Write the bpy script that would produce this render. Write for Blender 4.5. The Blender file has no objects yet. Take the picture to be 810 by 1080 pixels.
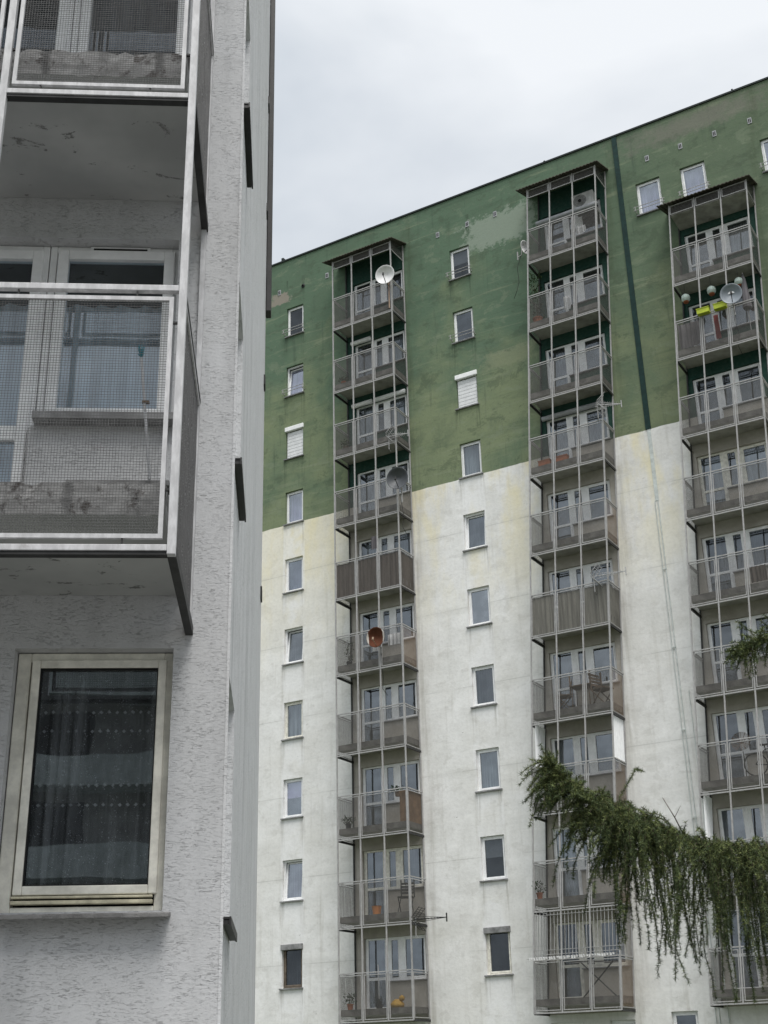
import bpy, bmesh, math, random
from mathutils import Vector, Matrix
random.seed(7)
PI = math.pi
sc = bpy.context.scene
C = sc.collection
# ------------------------------------------------------------------ node helpers
class N:
    def __init__(s, name, rough=.8, spec=.3, metal=0.0):
        s.m = bpy.data.materials.new(name); s.m.use_nodes = True
        s.nt = s.m.node_tree; s.b = s.nt.nodes['Principled BSDF']; s.out = s.nt.nodes['Material Output']
        s.b.inputs['Roughness'].default_value = rough
        s.b.inputs['Specular IOR Level'].default_value = spec
        s.b.inputs['Metallic'].default_value = metal
    def n(s, t, **k):
        x = s.nt.nodes.new(t)
        for a, v in k.items(): setattr(x, a, v)
        return x
    def put(s, sock, v):
        if isinstance(v, (int, float)): sock.default_value = v
        elif isinstance(v, (tuple, list)):
            sock.default_value = tuple(v) + ((1,) if len(v) == 3 and sock.type == 'RGBA' else ())
        else: s.nt.links.new(v, sock)
    def ma(s, op, a, b=0.0, c=0.0, clamp=False):
        x = s.n('ShaderNodeMath', operation=op); x.use_clamp = clamp
        s.put(x.inputs[0], a); s.put(x.inputs[1], b); s.put(x.inputs[2], c); return x.outputs[0]
    def mix(s, f, a, b, t='MIX'):
        x = s.n('ShaderNodeMix', data_type='RGBA', blend_type=t)
        s.put(x.inputs[0], f); s.put(x.inputs[6], a); s.put(x.inputs[7], b); return x.outputs[2]
    def obj(s): return s.n('ShaderNodeTexCoord').outputs['Object']
    def xyz(s, v):
        x = s.n('ShaderNodeSeparateXYZ'); s.put(x.inputs[0], v); return x.outputs
    def mul(s, v, sc_, loc=(0, 0, 0)):
        x = s.n('ShaderNodeMapping'); s.put(x.inputs[0], v)
        x.inputs['Scale'].default_value = sc_; x.inputs['Location'].default_value = loc; return x.outputs[0]
    def noise(s, v, scale, det=4, rough=.55, dist=0.0):
        x = s.n('ShaderNodeTexNoise'); s.put(x.inputs['Vector'], v)
        x.inputs['Scale'].default_value = scale; x.inputs['Detail'].default_value = det
        x.inputs['Roughness'].default_value = rough; x.inputs['Distortion'].default_value = dist
        return x.outputs[0]
    def st(s, v, lo, hi, a=0.0, b=1.0):
        x = s.n('ShaderNodeMapRange'); x.interpolation_type = 'SMOOTHSTEP' if hi > lo else 'LINEAR'; s.put(x.inputs[0], v)
        x.inputs[1].default_value = lo; x.inputs[2].default_value = hi
        x.inputs[3].default_value = a; x.inputs[4].default_value = b; x.clamp = True; return x.outputs[0]
    def col(s, v): s.put(s.b.inputs['Base Color'], v); return s
    def bump(s, h, strength=.3, dist=.01):
        x = s.n('ShaderNodeBump'); x.inputs['Strength'].default_value = strength
        x.inputs['Distance'].default_value = dist; s.put(x.inputs['Height'], h)
        s.nt.links.new(x.outputs[0], s.b.inputs['Normal']); return s

def plain(name, c, rough=.7, spec=.3, metal=0.0, var=.25, scale=6.0, bumpd=0.0):
    k = N(name, rough, spec, metal); v = k.obj()
    f = k.st(k.noise(v, scale, 5, .6), .3, .7)
    d = tuple(x * (1 - var) for x in c); l = tuple(min(1, x * (1 + var * .5)) for x in c)
    k.col(k.mix(f, d, l))
    if bumpd: k.bump(k.noise(v, scale * 8, 4), .5, bumpd)
    return k.m

def metal_mat(name, c, rust=.25, rough=.5):
    k = N(name, rough, .4); v = k.obj()
    a = k.st(k.noise(k.mul(v, (1, 1, .35)), 22, 5, .65), .35, .7)
    base = k.mix(a, tuple(x * .72 for x in c), c)
    r = k.st(k.noise(v, 5, 6, .7), .62, .75, 0, rust)
    k.col(k.mix(r, base, (.10, .06, .04)))
    k.bump(k.noise(v, 60, 3), .2, .002)
    return k.m

ZB = 28.368
LEAN = [0.0, 0.0667, 0.0705]
S0 = [0.0, 8.355, 13.676]
CW = 2.716
DEP = 1.04
BAND = ZB - 7.2

def facade_mat():
    k = N('facade_paint', .88, .15); v = k.obj(); X, Y, Z = k.xyz(v)
    big = k.noise(v, .32, 5, .6, .4); mid = k.noise(v, 1.1, 6, .65, .5); fine = k.noise(v, 9, 5, .6)
    streak = k.noise(k.mul(v, (2.6, 1, .16)), 1.6, 5, .6)
    smear = k.noise(k.mul(v, (.22, 1, 2.6)), 1.3, 5, .65, .6)
    # green part
    zf = k.st(Z, BAND, ZB + 4.0)
    g = k.mix(k.st(k.ma('ADD', k.ma('MULTIPLY', big, 1.2), k.ma('MULTIPLY', zf, .45)), .55, .95), (.20, .24, .14), (.105, .165, .11))
    xr = k.st(X, 8, 15)
    g = k.mix(k.ma('MULTIPLY', xr, .45), g, (.135, .155, .095))
    g = k.mix(k.st(mid, .45, .75, 0, .5), g, (.085, .12, .08))
    g = k.mix(k.st(smear, .56, .74, 0, .6), g, (.25, .285, .19))
    g = k.mix(k.st(smear, .46, .30, 0, .35), g, (.06, .10, .065))
    g = k.mix(k.st(streak, .56, .8, 0, .6), g, (.04, .065, .05))
    g = k.mix(k.st(fine, .5, .8, 0, .3), g, (.04, .06, .04))
    blot = k.noise(k.mul(v, (1, 1, 1.4), (4, 0, 8)), .9, 7, .72, .3)
    g = k.mix(k.st(blot, .54, .60, 0, .38), g, (.06, .085, .055)); g = k.mix(k.st(blot, .44, .38, 0, .35), g, (.22, .26, .18))
    def patch(x0, x1, z0, z1, soft=.35, seedloc=(0, 0, 0)):
        cx, cz, hx, hz = (x0 + x1) / 2, (z0 + z1) / 2, (x1 - x0) / 2, (z1 - z0) / 2
        dx = k.ma('DIVIDE', k.ma('ABSOLUTE', k.ma('SUBTRACT', X, cx)), hx)
        dz = k.ma('DIVIDE', k.ma('ABSOLUTE', k.ma('SUBTRACT', Z, cz)), hz)
        d = k.ma('MAXIMUM', dx, dz)
        nn = k.noise(k.mul(v, (1, 1, 1), seedloc), 2.6, 8, .78)
        return k.st(k.ma('ADD', d, k.ma('MULTIPLY', k.ma('SUBTRACT', nn, .5), 3.2)), 1.2, 1.2 - soft*1.3)
    g = k.mix(k.ma('MULTIPLY', patch(12.1, 17.4, ZB + 3.9, ZB + 4.8, .6, (3, 0, 1)), .6), g, (.20, .19, .165))
    g = k.mix(k.ma('MULTIPLY', patch(5.6, 8.2, ZB + 2.2, ZB + 3.5, .2, (7, 0, 2)), .95), g, (.24, .29, .235))
    g = k.mix(patch(-3.65, -2.85, ZB + 2.95, ZB + 3.45, .12, (1, 0, 5)), g, (.26, .24, .20))
    g = k.mix(k.ma('MULTIPLY', patch(5.9, 8.0, ZB - 3.2, ZB - 2.5, .4, (9, 0, 9)), .5), g, (.26, .28, .18))
    # white part
    w = k.mix(k.st(mid, .3, .75), (.72, .72, .70), (.87, .87, .86))
    w = k.mix(k.st(smear, .45, .72, 0, .5), w, (.88, .88, .86))
    w = k.mix(k.st(big, .55, .35, 0, .5), w, (.70, .69, .65))
    w = k.mix(k.st(streak, .52, .78, 0, .5), w, (.50, .485, .44))
    # dirty wash near colour change, cream blotches
    near = k.st(Z, BAND - 7, BAND + .5)
    cream = k.ma('MULTIPLY', near, k.st(k.noise(k.mul(v, (.9, 1, .35)), .9, 5, .6), .42, .64))
    w = k.mix(k.st(k.noise(k.mul(v, (1, 1, 1.6), (2, 0, 3)), 1.3, 7, .7, .3), .53, .62, 0, .28), w, (.50, .49, .455))
    w = k.mix(k.ma('MULTIPLY', cream, .8), w, (.80, .73, .48))
    xs_l = k.st(X, 3.4, -1.0)
    w = k.mix(k.ma('MULTIPLY', k.ma('MULTIPLY', xs_l, near), .5), w, (.80, .74, .54))
    # repainted vertical strips below the small windows
    for cx in (-2.5, 5.15):
        d = k.ma('ABSOLUTE', k.ma('SUBTRACT', X, cx))
        f = k.ma('MULTIPLY', k.st(d, .52, .46), k.st(k.noise(k.mul(v, (.7, 1, .8)), 1.2, 3), .42, .55, 0, .55))
        w = k.mix(f, w, (.86, .865, .87))
    # drip stains under the window sills
    bel = k.ma('MULTIPLY', k.ma('SUBTRACT', 1.0, k.ma('FRACT', k.ma('DIVIDE', k.ma('SUBTRACT', Z, ZB + 1.18 - 56.0), 2.8))), 2.8)
    drip = None
    for cx in (-2.5, 5.15):
        d = k.ma('ABSOLUTE', k.ma('SUBTRACT', X, cx))
        f = k.ma('MULTIPLY', k.st(k.ma('ABSOLUTE', k.ma('SUBTRACT', d, .42)), .13, .03), k.st(bel, 1.3, .05))
        f = k.ma('MULTIPLY', f, k.st(k.noise(k.mul(v, (14, 1, .8)), 1.0, 4), .38, .62))
        drip = f if drip is None else k.ma('MAXIMUM', drip, f)
    w = k.mix(k.ma('MULTIPLY', drip, .5), w, (.30, .285, .24)); g = k.mix(k.ma('MULTIPLY', drip, .6), g, (.03, .045, .03))
    chip = k.noise(k.mul(v, (1, 1, 2.2)), 3.4, 7, .72, .4)
    clump = k.noise(v, .55, 2)
    cm = k.ma('MULTIPLY', k.st(chip, .665, .69), k.st(clump, .50, .58))
    w = k.mix(cm, w, (.12, .11, .09))
    # colour change line with a little wobble
    edge = k.ma('ADD', Z, k.ma('MULTIPLY', k.ma('SUBTRACT', k.noise(v, .8, 4), .5), .10))
    isg = k.st(edge, BAND - .012, BAND + .012)
    out = k.mix(isg, w, g)
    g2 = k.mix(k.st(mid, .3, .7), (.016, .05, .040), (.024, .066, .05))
    w2 = k.mix(k.st(mid, .3, .7), (.34, .315, .275), (.46, .435, .395))  # white wall inside cages: darker paint, with balcony shade put into the colour
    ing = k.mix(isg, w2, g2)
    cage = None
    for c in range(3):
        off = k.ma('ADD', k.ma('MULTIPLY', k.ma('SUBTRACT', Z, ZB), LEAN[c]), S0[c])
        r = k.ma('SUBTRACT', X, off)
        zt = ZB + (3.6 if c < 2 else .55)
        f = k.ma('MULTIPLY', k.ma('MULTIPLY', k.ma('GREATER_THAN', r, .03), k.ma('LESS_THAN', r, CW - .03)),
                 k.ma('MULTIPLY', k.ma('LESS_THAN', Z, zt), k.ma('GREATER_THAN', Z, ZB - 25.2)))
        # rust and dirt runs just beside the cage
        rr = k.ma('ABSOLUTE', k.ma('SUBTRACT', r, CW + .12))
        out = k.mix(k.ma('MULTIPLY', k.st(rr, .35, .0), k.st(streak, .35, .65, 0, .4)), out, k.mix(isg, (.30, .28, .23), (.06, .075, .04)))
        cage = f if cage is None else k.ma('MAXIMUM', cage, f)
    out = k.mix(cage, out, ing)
    # horizontal joints between the wall slabs
    zz = k.ma('FRACT', k.ma('DIVIDE', k.ma('SUBTRACT', Z, ZB - 28 + .55), 2.8))
    j = k.ma('ABSOLUTE', k.ma('SUBTRACT', zz, .5))
    jl = k.ma('MULTIPLY', k.st(j, .007, .002), k.st(k.noise(v, .9, 3), .35, .6, 0, .22))
    out = k.mix(jl, out, (.06, .06, .05))
    out = k.mix(k.ma('MULTIPLY', k.ma('SUBTRACT', 1.0, isg), k.ma('MULTIPLY', k.st(j, .06, .005), .10)), out, (.4, .4, .36))
    out = k.mix(k.ma('MULTIPLY', k.st(fine, .4, .75), .12), out, (.2, .2, .18))
    k.col(out)
    k.bump(k.ma('ADD', k.ma('MULTIPLY', mid, .6), k.ma('ADD', fine, k.ma('MULTIPLY', j, -.2))), .35, .02)
    return k.m

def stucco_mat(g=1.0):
    k = N('scratched_plaster', .9, .12); v = k.obj()
    v2 = k.n('ShaderNodeVectorMath', operation='ADD')
    wob = k.n('ShaderNodeTexNoise'); k.put(wob.inputs['Vector'], v); wob.inputs['Scale'].default_value = 9
    sc2 = k.n('ShaderNodeVectorMath', operation='SCALE'); k.put(sc2.inputs[0], wob.outputs['Color']); sc2.inputs['Scale'].default_value = .02
    k.put(v2.inputs[0], v); k.put(v2.inputs[1], sc2.outputs[0]); vv = v2.outputs[0]
    n1 = k.noise(k.mul(vv, (26, 26, 185)), 1.0, 4, .62, .35)
    n2 = k.noise(k.mul(vv, (50, 50, 330), (5, 3, 1)), 1.0, 3, .6, .4)
    r1 = k.ma('MULTIPLY', k.st(k.ma('ABSOLUTE', k.ma('SUBTRACT', n1, .61)), .034, .0), k.st(k.noise(v, 6, 4), .34, .62, .1, 1.0))
    r2 = k.ma('MULTIPLY', k.st(n2, .60, .72), .7)
    gr = k.ma('MAXIMUM', r1, r2, clamp=True)
    gr = k.st(gr, .10, .95)
    grit = k.noise(v, 260, 3, .7)
    stain = k.noise(k.mul(v, (2.5, 2.5, .3)), 1.3, 5, .6)
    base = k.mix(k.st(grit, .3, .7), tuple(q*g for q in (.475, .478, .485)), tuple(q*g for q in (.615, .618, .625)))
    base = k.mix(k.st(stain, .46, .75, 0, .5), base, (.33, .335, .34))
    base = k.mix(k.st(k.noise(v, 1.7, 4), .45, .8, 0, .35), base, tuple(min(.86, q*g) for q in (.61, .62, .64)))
    k.col(k.mix(k.ma('MULTIPLY', k.ma('MULTIPLY', gr, k.st(k.noise(v, 2.3, 4),   .3, .7, .25, 1.0)), .36), base, (.24, .24, .245)))
    h = k.ma('ADD', k.ma('MULTIPLY', gr, -1.0), k.ma('MULTIPLY', grit, .35))
    k.bump(k.ma('ADD', h, k.ma('MULTIPLY', k.noise(k.mul(v, (1, 1, 2)), 30, 4), .6)), .75, .006)
    return k.m

def concrete_mat(name, c, dark=.4, scale=3.0, spots=.35):
    k = N(name, .92, .1); v = k.obj()
    a = k.noise(v, scale, 6, .65, .4); b = k.noise(v, scale * 9, 5, .7)
    base = k.mix(k.st(a, .35, .68), tuple(x * dark for x in c), c)
    base = k.mix(k.st(b, .58, .66, 0, spots), base, tuple(x * .2 for x in c))
    k.col(base); k.bump(k.ma('ADD', a, b), .6, .02); return k.m

def glass_mat(name, refl=.3, tint=(.55, .6, .62), rough=.01, trans=.75):
    k = N(name); nt = k.nt
    for x in list(nt.nodes):
        if x != k.out: nt.nodes.remove(x)
    gl = k.n('ShaderNodeBsdfGlossy'); gl.inputs['Color'].default_value = (.80, .88, .95, 1); gl.inputs['Roughness'].default_value = rough
    bp = k.n('ShaderNodeBump'); bp.inputs['Strength'].default_value = .12; bp.inputs['Distance'].default_value = .01
    k.put(bp.inputs['Height'], k.noise(k.obj(), 1.6, 2)); nt.links.new(bp.outputs[0], gl.inputs['Normal'])
    tr = k.n('ShaderNodeBsdfTransparent'); tr.inputs['Color'].default_value = tint + (1,)
    df = k.n('ShaderNodeBsdfDiffuse'); k.put(df.inputs['Color'], (.05, .055, .06))
    m0 = k.n('ShaderNodeMixShader'); m0.inputs[0].default_value = trans
    nt.links.new(df.outputs[0], m0.inputs[1]); nt.links.new(tr.outputs[0], m0.inputs[2])
    m1 = k.n('ShaderNodeMixShader')
    f = k.st(k.noise(k.obj(), 2.5, 4), .3, .7, refl * .85, refl * 1.1); k.put(m1.inputs[0], f)
    nt.links.new(m0.outputs[0], m1.inputs[1]); nt.links.new(gl.outputs[0], m1.inputs[2])
    nt.links.new(m1.outputs[0], k.out.inputs[0]); return k.m

def lace_mat():
    k = N('lace_curtain', .9, .1); nt = k.nt; v = k.obj(); X, Y, Z = k.xyz(v)
    vor = k.n('ShaderNodeTexVoronoi'); k.put(vor.inputs['Vector'], k.mul(v, (1, .3, 1))); vor.inputs['Scale'].default_value = 80
    dots = k.ma('MULTIPLY', k.st(vor.outputs['Distance'], .28, .16), k.st(k.noise(v, 17, 3), .46, .56))
    a = k.ma('ADD', k.st(k.noise(k.mul(v, (12, 1, .6)), 1, 3), .35, .7, .10, .38), k.ma('MULTIPLY', dots, .35))
    # rows of diamonds joined by upright threads
    for zc in (.56, .98):
        px = k.ma('ABSOLUTE', k.ma('SUBTRACT', k.ma('FRACT', k.ma('DIVIDE', X, .045)), .5))
        for dz in (-.055, .055):
            dd = k.ma('ADD', k.ma('MULTIPLY', px, .045), k.ma('ABSOLUTE', k.ma('SUBTRACT', Z, zc + dz)))
            a = k.ma('MAXIMUM', a, k.ma('MULTIPLY', k.st(dd, .016, .008), .6))
        inz = k.st(k.ma('ABSOLUTE', k.ma('SUBTRACT', Z, zc)), .05, .045)
        fr = k.ma('ABSOLUTE', k.ma('SUBTRACT', k.ma('FRACT', k.ma('DIVIDE', X, .0225)), .5))
        a = k.ma('MAXIMUM', a, k.ma('MULTIPLY', k.ma('MULTIPLY', inz, k.st(fr, .25, .1)), .20))
    a = k.ma('MAXIMUM', a, k.ma('MULTIPLY', k.st(k.noise(k.mul(v, (30, 1, 1.2)), 1, 2), .62, .72), .3))
    k.col((.62, .63, .68)); k.put(k.b.inputs['Alpha'], a); return k.m

def foliage_mat(name, a, b, dead=(.10, .075, .035)):
    k = N(name, .75, .2); v = k.obj()
    n1 = k.noise(v, 3.0, 3); n2 = k.noise(v, 38, 3)
    c = k.mix(k.st(n1, .35, .65), a, b)
    c = k.mix(k.st(n2, .35, .7), tuple(x * .5 for x in a), c)
    c = k.mix(k.st(k.noise(v, 14, 2), .68, .78, 0, .5), c, dead)
    k.col(c); k.b.inputs['Subsurface Weight'].default_value = 0
    return k.m

M = {}
M['facade'] = facade_mat(); M['stucco'] = stucco_mat(); M['stucco_side_lit'] = stucco_mat(1.15)  # side wall copy is lightened, standing in for light on that face
M['slab'] = concrete_mat('balcony_concrete', (.23, .22, .205), .45, 2.6, .5)
def edge_mat():
    k = N('spalled_concrete', .95, .1); v = k.obj(); X, Y, Z = k.xyz(v)
    base = k.mix(k.st(k.noise(k.mul(v, (3, 3, 22)), 1.5, 4, .6), .35, .65), (.27, .268, .265), (.40, .398, .395))
    n_ = k.noise(v, 9, 6, .72, .3)
    base = k.mix(k.st(n_, .52, .64, 0, .9), base, (.06, .05, .045))
    f = k.ma('ABSOLUTE', k.ma('SUBTRACT', k.ma('FRACT', k.ma('ADD', k.ma('DIVIDE', X, .33), k.ma('MULTIPLY', n_, .25))), .5))
    base = k.mix(k.ma('MULTIPLY', k.ma('MULTIPLY', k.st(f, .10, .03), k.st(k.noise(v, 3.1, 3), .4, .6)), .8), base, (.05, .05, .05))
    k.col(base); k.bump(k.ma('ADD', n_, k.st(f, .05, .1)), .6, .02); return k.m
M['slab_near'] = edge_mat()
def soffit_mat():
    k = N('painted_soffit', .85, .15); v = k.obj()
    pe = k.noise(k.mul(v, (1, 1.6, 1)), 3.2, 7, .7, .6)
    m_ = k.ma('MULTIPLY', k.st(pe, .60, .63), k.st(k.noise(v, 14, 4, .7), .42, .55))
    c = k.mix(k.st(k.noise(v, 1.2, 4), .3, .7), (.36, .365, .365), (.50, .505, .50))
    k.col(k.mix(m_, c, (.19, .19, .185))); k.bump(m_, -.3, .004); return k.m
M['soffit'] = soffit_mat()
M['soffit_far'] = plain('pale_soffit', (.36, .35, .33), .9, .1, var=.35, scale=2)
M['galv'] = metal_mat('galvanised_steel', (.42, .415, .41), .18)
M['galv_near'] = metal_mat('weathered_galvanised_steel', (.60, .60, .61), .28)
M['dark_under'] = plain('dark_and_shaded_steel', (.035, .035, .035), .6, .3, var=.4)  # dark steel; on edge beams and left wall posts it stands in for shade
M['wire'] = metal_mat('wire_mesh_steel', (.135, .13, .12), .35)
M['wire_near'] = metal_mat('near_wire_mesh_steel', (.12, .12, .12), .35)
M['rustmesh'] = metal_mat('rusty_wire_mesh', (.30, .22, .16), .8)
M['roofing'] = plain('corrugated_roofing', (.085, .075, .06), .7, .3, var=.5, scale=3)
M['cap'] = plain('dark_roof_flashing', (.012, .02, .018), .6, .3)
M['teal'] = plain('teal_joint_paint', (.008, .034, .030), .7, .25, var=.3)
M['jointgrey'] = plain('pale_joint_cover', (.60, .64, .62), .7, .25, var=.2)
M['white'] = plain('white_plastic_frame', (.88, .885, .89), .45, .4, var=.1)
M['cream'] = plain('aged_cream_frame', (.80, .78, .70), .55, .35, var=.22, scale=9)
M['yellowed'] = plain('yellowed_strip', (.62, .58, .43), .6, .3, var=.3, scale=12)
M['brownframe'] = plain('brown_wood_frame', (.16, .13, .10), .7, .3, var=.4)
M['gasket'] = plain('black_gasket', (.02, .02, .02), .7, .2)
M['sill'] = plain('grey_sheet_sill', (.25, .25, .25), .6, .3, var=.4)
M['sill_near'] = concrete_mat('weathered_stone_sill', (.27, .265, .26), .6, 8, .3)
M['blacksill'] = plain('dark_metal_sill', (.022, .021, .021), .5, .4, var=.4)
M['glass'] = glass_mat('window_glass', .20)
M['glassdark'] = glass_mat('dark_window_glass', .14)
M['glassblack'] = glass_mat('black_window_glass', .07, (.4, .42, .44))
M['glassviolet'] = glass_mat('violet_window_glass', .32, (.75, .72, .9))
M['glassnear'] = glass_mat('balcony_window_glass', .20, (.74, .84, .90), .01, .85)
M['glassground'] = glass_mat('ground_window_glass', .15, (.75, .78, .78), .01, .97)
M['room'] = plain('dark_room', (.02, .02, .02), .95, .05)
def curtain_mat(name, c):
    k = N(name, .95, .05); v = k.obj()
    f = k.st(k.noise(k.mul(v, (9, 1, .4)), 1.5, 4), .35, .65)
    k.col(k.mix(f, tuple(x * .55 for x in c), c)); return k.m
M['curtain'] = curtain_mat('net_curtain', (.80, .81, .84)); M['curtaingrey'] = curtain_mat('grey_curtain', (.24, .24, .27))
M['lace'] = lace_mat()
M['blind'] = plain('white_roller_shutter', (.72, .73, .74), .6, .3, var=.1)
M['blindgrey'] = plain('grey_window_blind', (.40, .41, .43), .7, .2, var=.15)
M['ground'] = concrete_mat('ground_cover', (.10, .12, .07), .5, .4, .3)
M['asphalt'] = concrete_mat('pavement_slabs', (.20, .20, .195), .7, .8, .2)
M['dish_white'] = plain('white_dish_paint', (.74, .74, .74), .5, .4, var=.12)
M['dish_dark'] = plain('charcoal_dish_paint', (.085, .092, .10), .5, .4, var=.2)
M['dish_grey'] = plain('blue_grey_dish_paint', (.24, .27, .30), .5, .4, var=.15)
k_ = N('rusty_dish', .9, .1); _v = k_.obj(); _X, _Y, _Z = k_.xyz(_v)
_r = k_.ma('SQRT', k_.ma('ADD', k_.ma('MULTIPLY', _X, _X), k_.ma('MULTIPLY', _Z, _Z)))
k_.col(k_.mix(k_.st(k_.ma('ADD', _r, k_.ma('MULTIPLY', k_.noise(_v, 7, 4), .05)), .305, .33), k_.mix(k_.noise(_v, 6, 4), (.085, .028, .017), (.14, .06, .035)), (.6, .55, .5)))
M['dish_rust'] = k_.m
M['antenna'] = plain('antenna_aluminium', (.42, .42, .42), .4, .5, var=.3)
M['mastrust'] = metal_mat('rusty_mast', (.36, .25, .17), .8)
M['black'] = plain('black_plastic', (.02, .02, .02), .6, .3)
M['wood'] = plain('weathered_brown_wood', (.14, .10, .07), .8, .2, var=.45, scale=7)
M['board'] = plain('brown_wood_board', (.24, .15, .09), .8, .2, var=.3, scale=5)
M['terracotta'] = plain('terracotta', (.34, .12, .06), .85, .15)
M['orange'] = plain('orange_pot', (.62, .24, .08), .7, .3)
M['lime'] = plain('lime_plastic', (.42, .50, .03), .5, .4, var=.15)
M['fabric_white'] = curtain_mat('white_cloth', (.82, .83, .84))
M['bright_cloth'] = plain('bright_white_cloth', (.93, .94, .95), .9, .1, var=.06)
M['fabric_beige'] = curtain_mat('beige_screen_cloth', (.33, .32, .28))
M['fabric_brown'] = curtain_mat('brown_screen_cloth', (.155, .13, .115))
M['fabric_grey'] = curtain_mat('grey_umbrella_cloth', (.20, .19, .20))
M['yellowtoy'] = plain('ochre_plastic', (.50, .30, .06), .7, .3)
M['acwhite'] = plain('grey_appliance_paint', (.42, .42, .41), .6, .3)
M['lantern'] = plain('pale_green_glass', (.50, .60, .55), .4, .5, var=.15)
M['red'] = plain('faded_red_cloth', (.33, .05, .05), .9, .1)
M['blue'] = plain('teal_blue_bristles', (.03, .22, .28), .9, .1)
M['leaf'] = foliage_mat('pot_plant_leaves', (.035, .065, .02), (.07, .11, .035))
M['larch_dark'] = foliage_mat('larch_needles', (.08, .115, .05), (.15, .195, .085))
M['larch_light'] = foliage_mat('lit_larch_needles', (.16, .20, .07), (.27, .31, .12), (.13, .10, .04))  # lighter copy for the upper needles, light put into the colour
M['bark'] = concrete_mat('larch_bark', (.11, .085, .065), .5, 14, .4)
M['pad'] = plain('patio_grey', (.1, .1, .1))

# ------------------------------------------------------------------ mesh helpers
class MB:
    def __init__(s, f=None): s.v = []; s.fc = []; s.f = f; s.mi = []; s.cur = 0
    def add(s, vs, fs):
        b = len(s.v)
        s.v += [s.f(*p) for p in vs] if s.f else [tuple(p) for p in vs]
        s.fc += [tuple(i + b for i in q) for q in fs]; s.mi += [s.cur] * len(fs); return s
    def box(s, x0, x1, y0, y1, z0, z1):
        return s.add([(x0,y0,z0),(x1,y0,z0),(x1,y1,z0),(x0,y1,z0),(x0,y0,z1),(x1,y0,z1),(x1,y1,z1),(x0,y1,z1)],
              [(0,3,2,1),(4,5,6,7),(0,1,5,4),(1,2,6,5),(2,3,7,6),(3,0,4,7)])
    def quad(s, a, b, c, d): return s.add([a, b, c, d], [(0,1,2,3)])
    def tube(s, pts, r, n=6, r2=None, cap=True):
        pts = [Vector(p) for p in pts]; rings = []
        m = len(pts)
        for i, p in enumerate(pts):
            d = (pts[min(i+1, m-1)] - pts[max(i-1, 0)])
            if d.length < 1e-9: d = Vector((0,0,1))
            d.normalize()
            u = d.cross(Vector((0,0,1)) if abs(d.z) < .95 else Vector((0,1,0))).normalized(); w = d.cross(u)
            rr = r if r2 is None else r + (r2 - r) * i / max(1, m-1)
            rings.append([p + (u * math.cos(2*PI*(j+.5)/n) + w * math.sin(2*PI*(j+.5)/n)) * rr for j in range(n)])
        vs = [tuple(q) for R_ in rings for q in R_]; fs = []
        for i in range(m-1):
            for j in range(n):
                a = i*n+j; b = i*n+(j+1)%n; fs.append((a, b, b+n, a+n))
        if cap: fs.append(tuple(range(n-1, -1, -1))); fs.append(tuple((m-1)*n + j for j in range(n)))
        return s.add(vs, fs)
    def lathe(s, prof, n=20, c=(0,0,0)):
        vs = []; fs = []
        for (r, z) in prof:
            for j in range(n): vs.append((c[0] + r*math.cos(2*PI*j/n), c[1] + r*math.sin(2*PI*j/n), c[2] + z))
        for i in range(len(prof)-1):
            for j in range(n):
                a = i*n+j; b = i*n+(j+1)%n; fs.append((a, b, b+n, a+n))
        return s.add(vs, fs)
    def build(s, name, mat, parent=None, loc=(0,0,0), rot=(0,0,0), smooth=False, me=None):
        if me is None:
            me = bpy.data.meshes.new(name); me.from_pydata(s.v, [], s.fc)
            for m_ in (mat if isinstance(mat, list) else [mat]): me.materials.append(m_)
            if isinstance(mat, list):
                for p, i in zip(me.polygons, s.mi): p.material_index = i
            if smooth:
                for p in me.polygons: p.use_smooth = True
            me.update()
        o = bpy.data.objects.new(name, me); C.objects.link(o)
        o.location = loc; o.rotation_euler = rot
        if parent: o.parent = parent
        return o
def bevel(o, w=.004):
    b = o.modifiers.new('bevel', 'BEVEL'); b.width = w; b.segments = 2; b.limit_method = 'ANGLE'; return o
def tag(o, label, cat, group=None, kind=None):
    if label: o['label'] = label
    if cat: o['category'] = cat
    if group: o['group'] = group
    if kind: o['kind'] = kind
    return o
def empty(name, loc, rz=0.0):
    o = bpy.data.objects.new(name, None); C.objects.link(o); o.location = loc; o.rotation_euler = (0, 0, rz); o.empty_display_size = .3; return o

def wall_front(mb, x0, x1, z0, z1, ops, depth, axis='y', at=0.0, sgn=1):
    """vertical sheet with real rectangular holes and reveals; ops: (x0,x1,z0,z1,sides)"""
    def P(u, d, z): return (u, at + sgn*d, z) if axis == 'y' else (at - sgn*d, u, z)
    cuts = sorted(set([z0, z1] + [q for o in ops for q in o[2:4] if z0 < q < z1]))
    for a, b in zip(cuts, cuts[1:]):
        mid = (a+b)/2; hs = sorted([(o[0], o[1]) for o in ops if o[2] < mid < o[3]]); x = x0
        for h in hs + [(x1, x1)]:
            if h[0] - x > 1e-5: mb.quad(P(x,0,a), P(h[0],0,a), P(h[0],0,b), P(x,0,b))
            x = max(x, h[1])
    for o in ops:
        a, b, c, d = o[:4]; sd = o[4] if len(o) > 4 else 'lrtb'
        if 'l' in sd: mb.quad(P(a,0,c), P(a,depth,c), P(a,depth,d), P(a,0,d))
        if 'r' in sd: mb.quad(P(b,0,c), P(b,depth,c), P(b,depth,d), P(b,0,d))
        if 't' in sd: mb.quad(P(a,0,d), P(b,0,d), P(b,depth,d), P(a,depth,d))
        if 'b' in sd: mb.quad(P(a,0,c), P(b,0,c), P(b,depth,c), P(a,depth,c))

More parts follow.
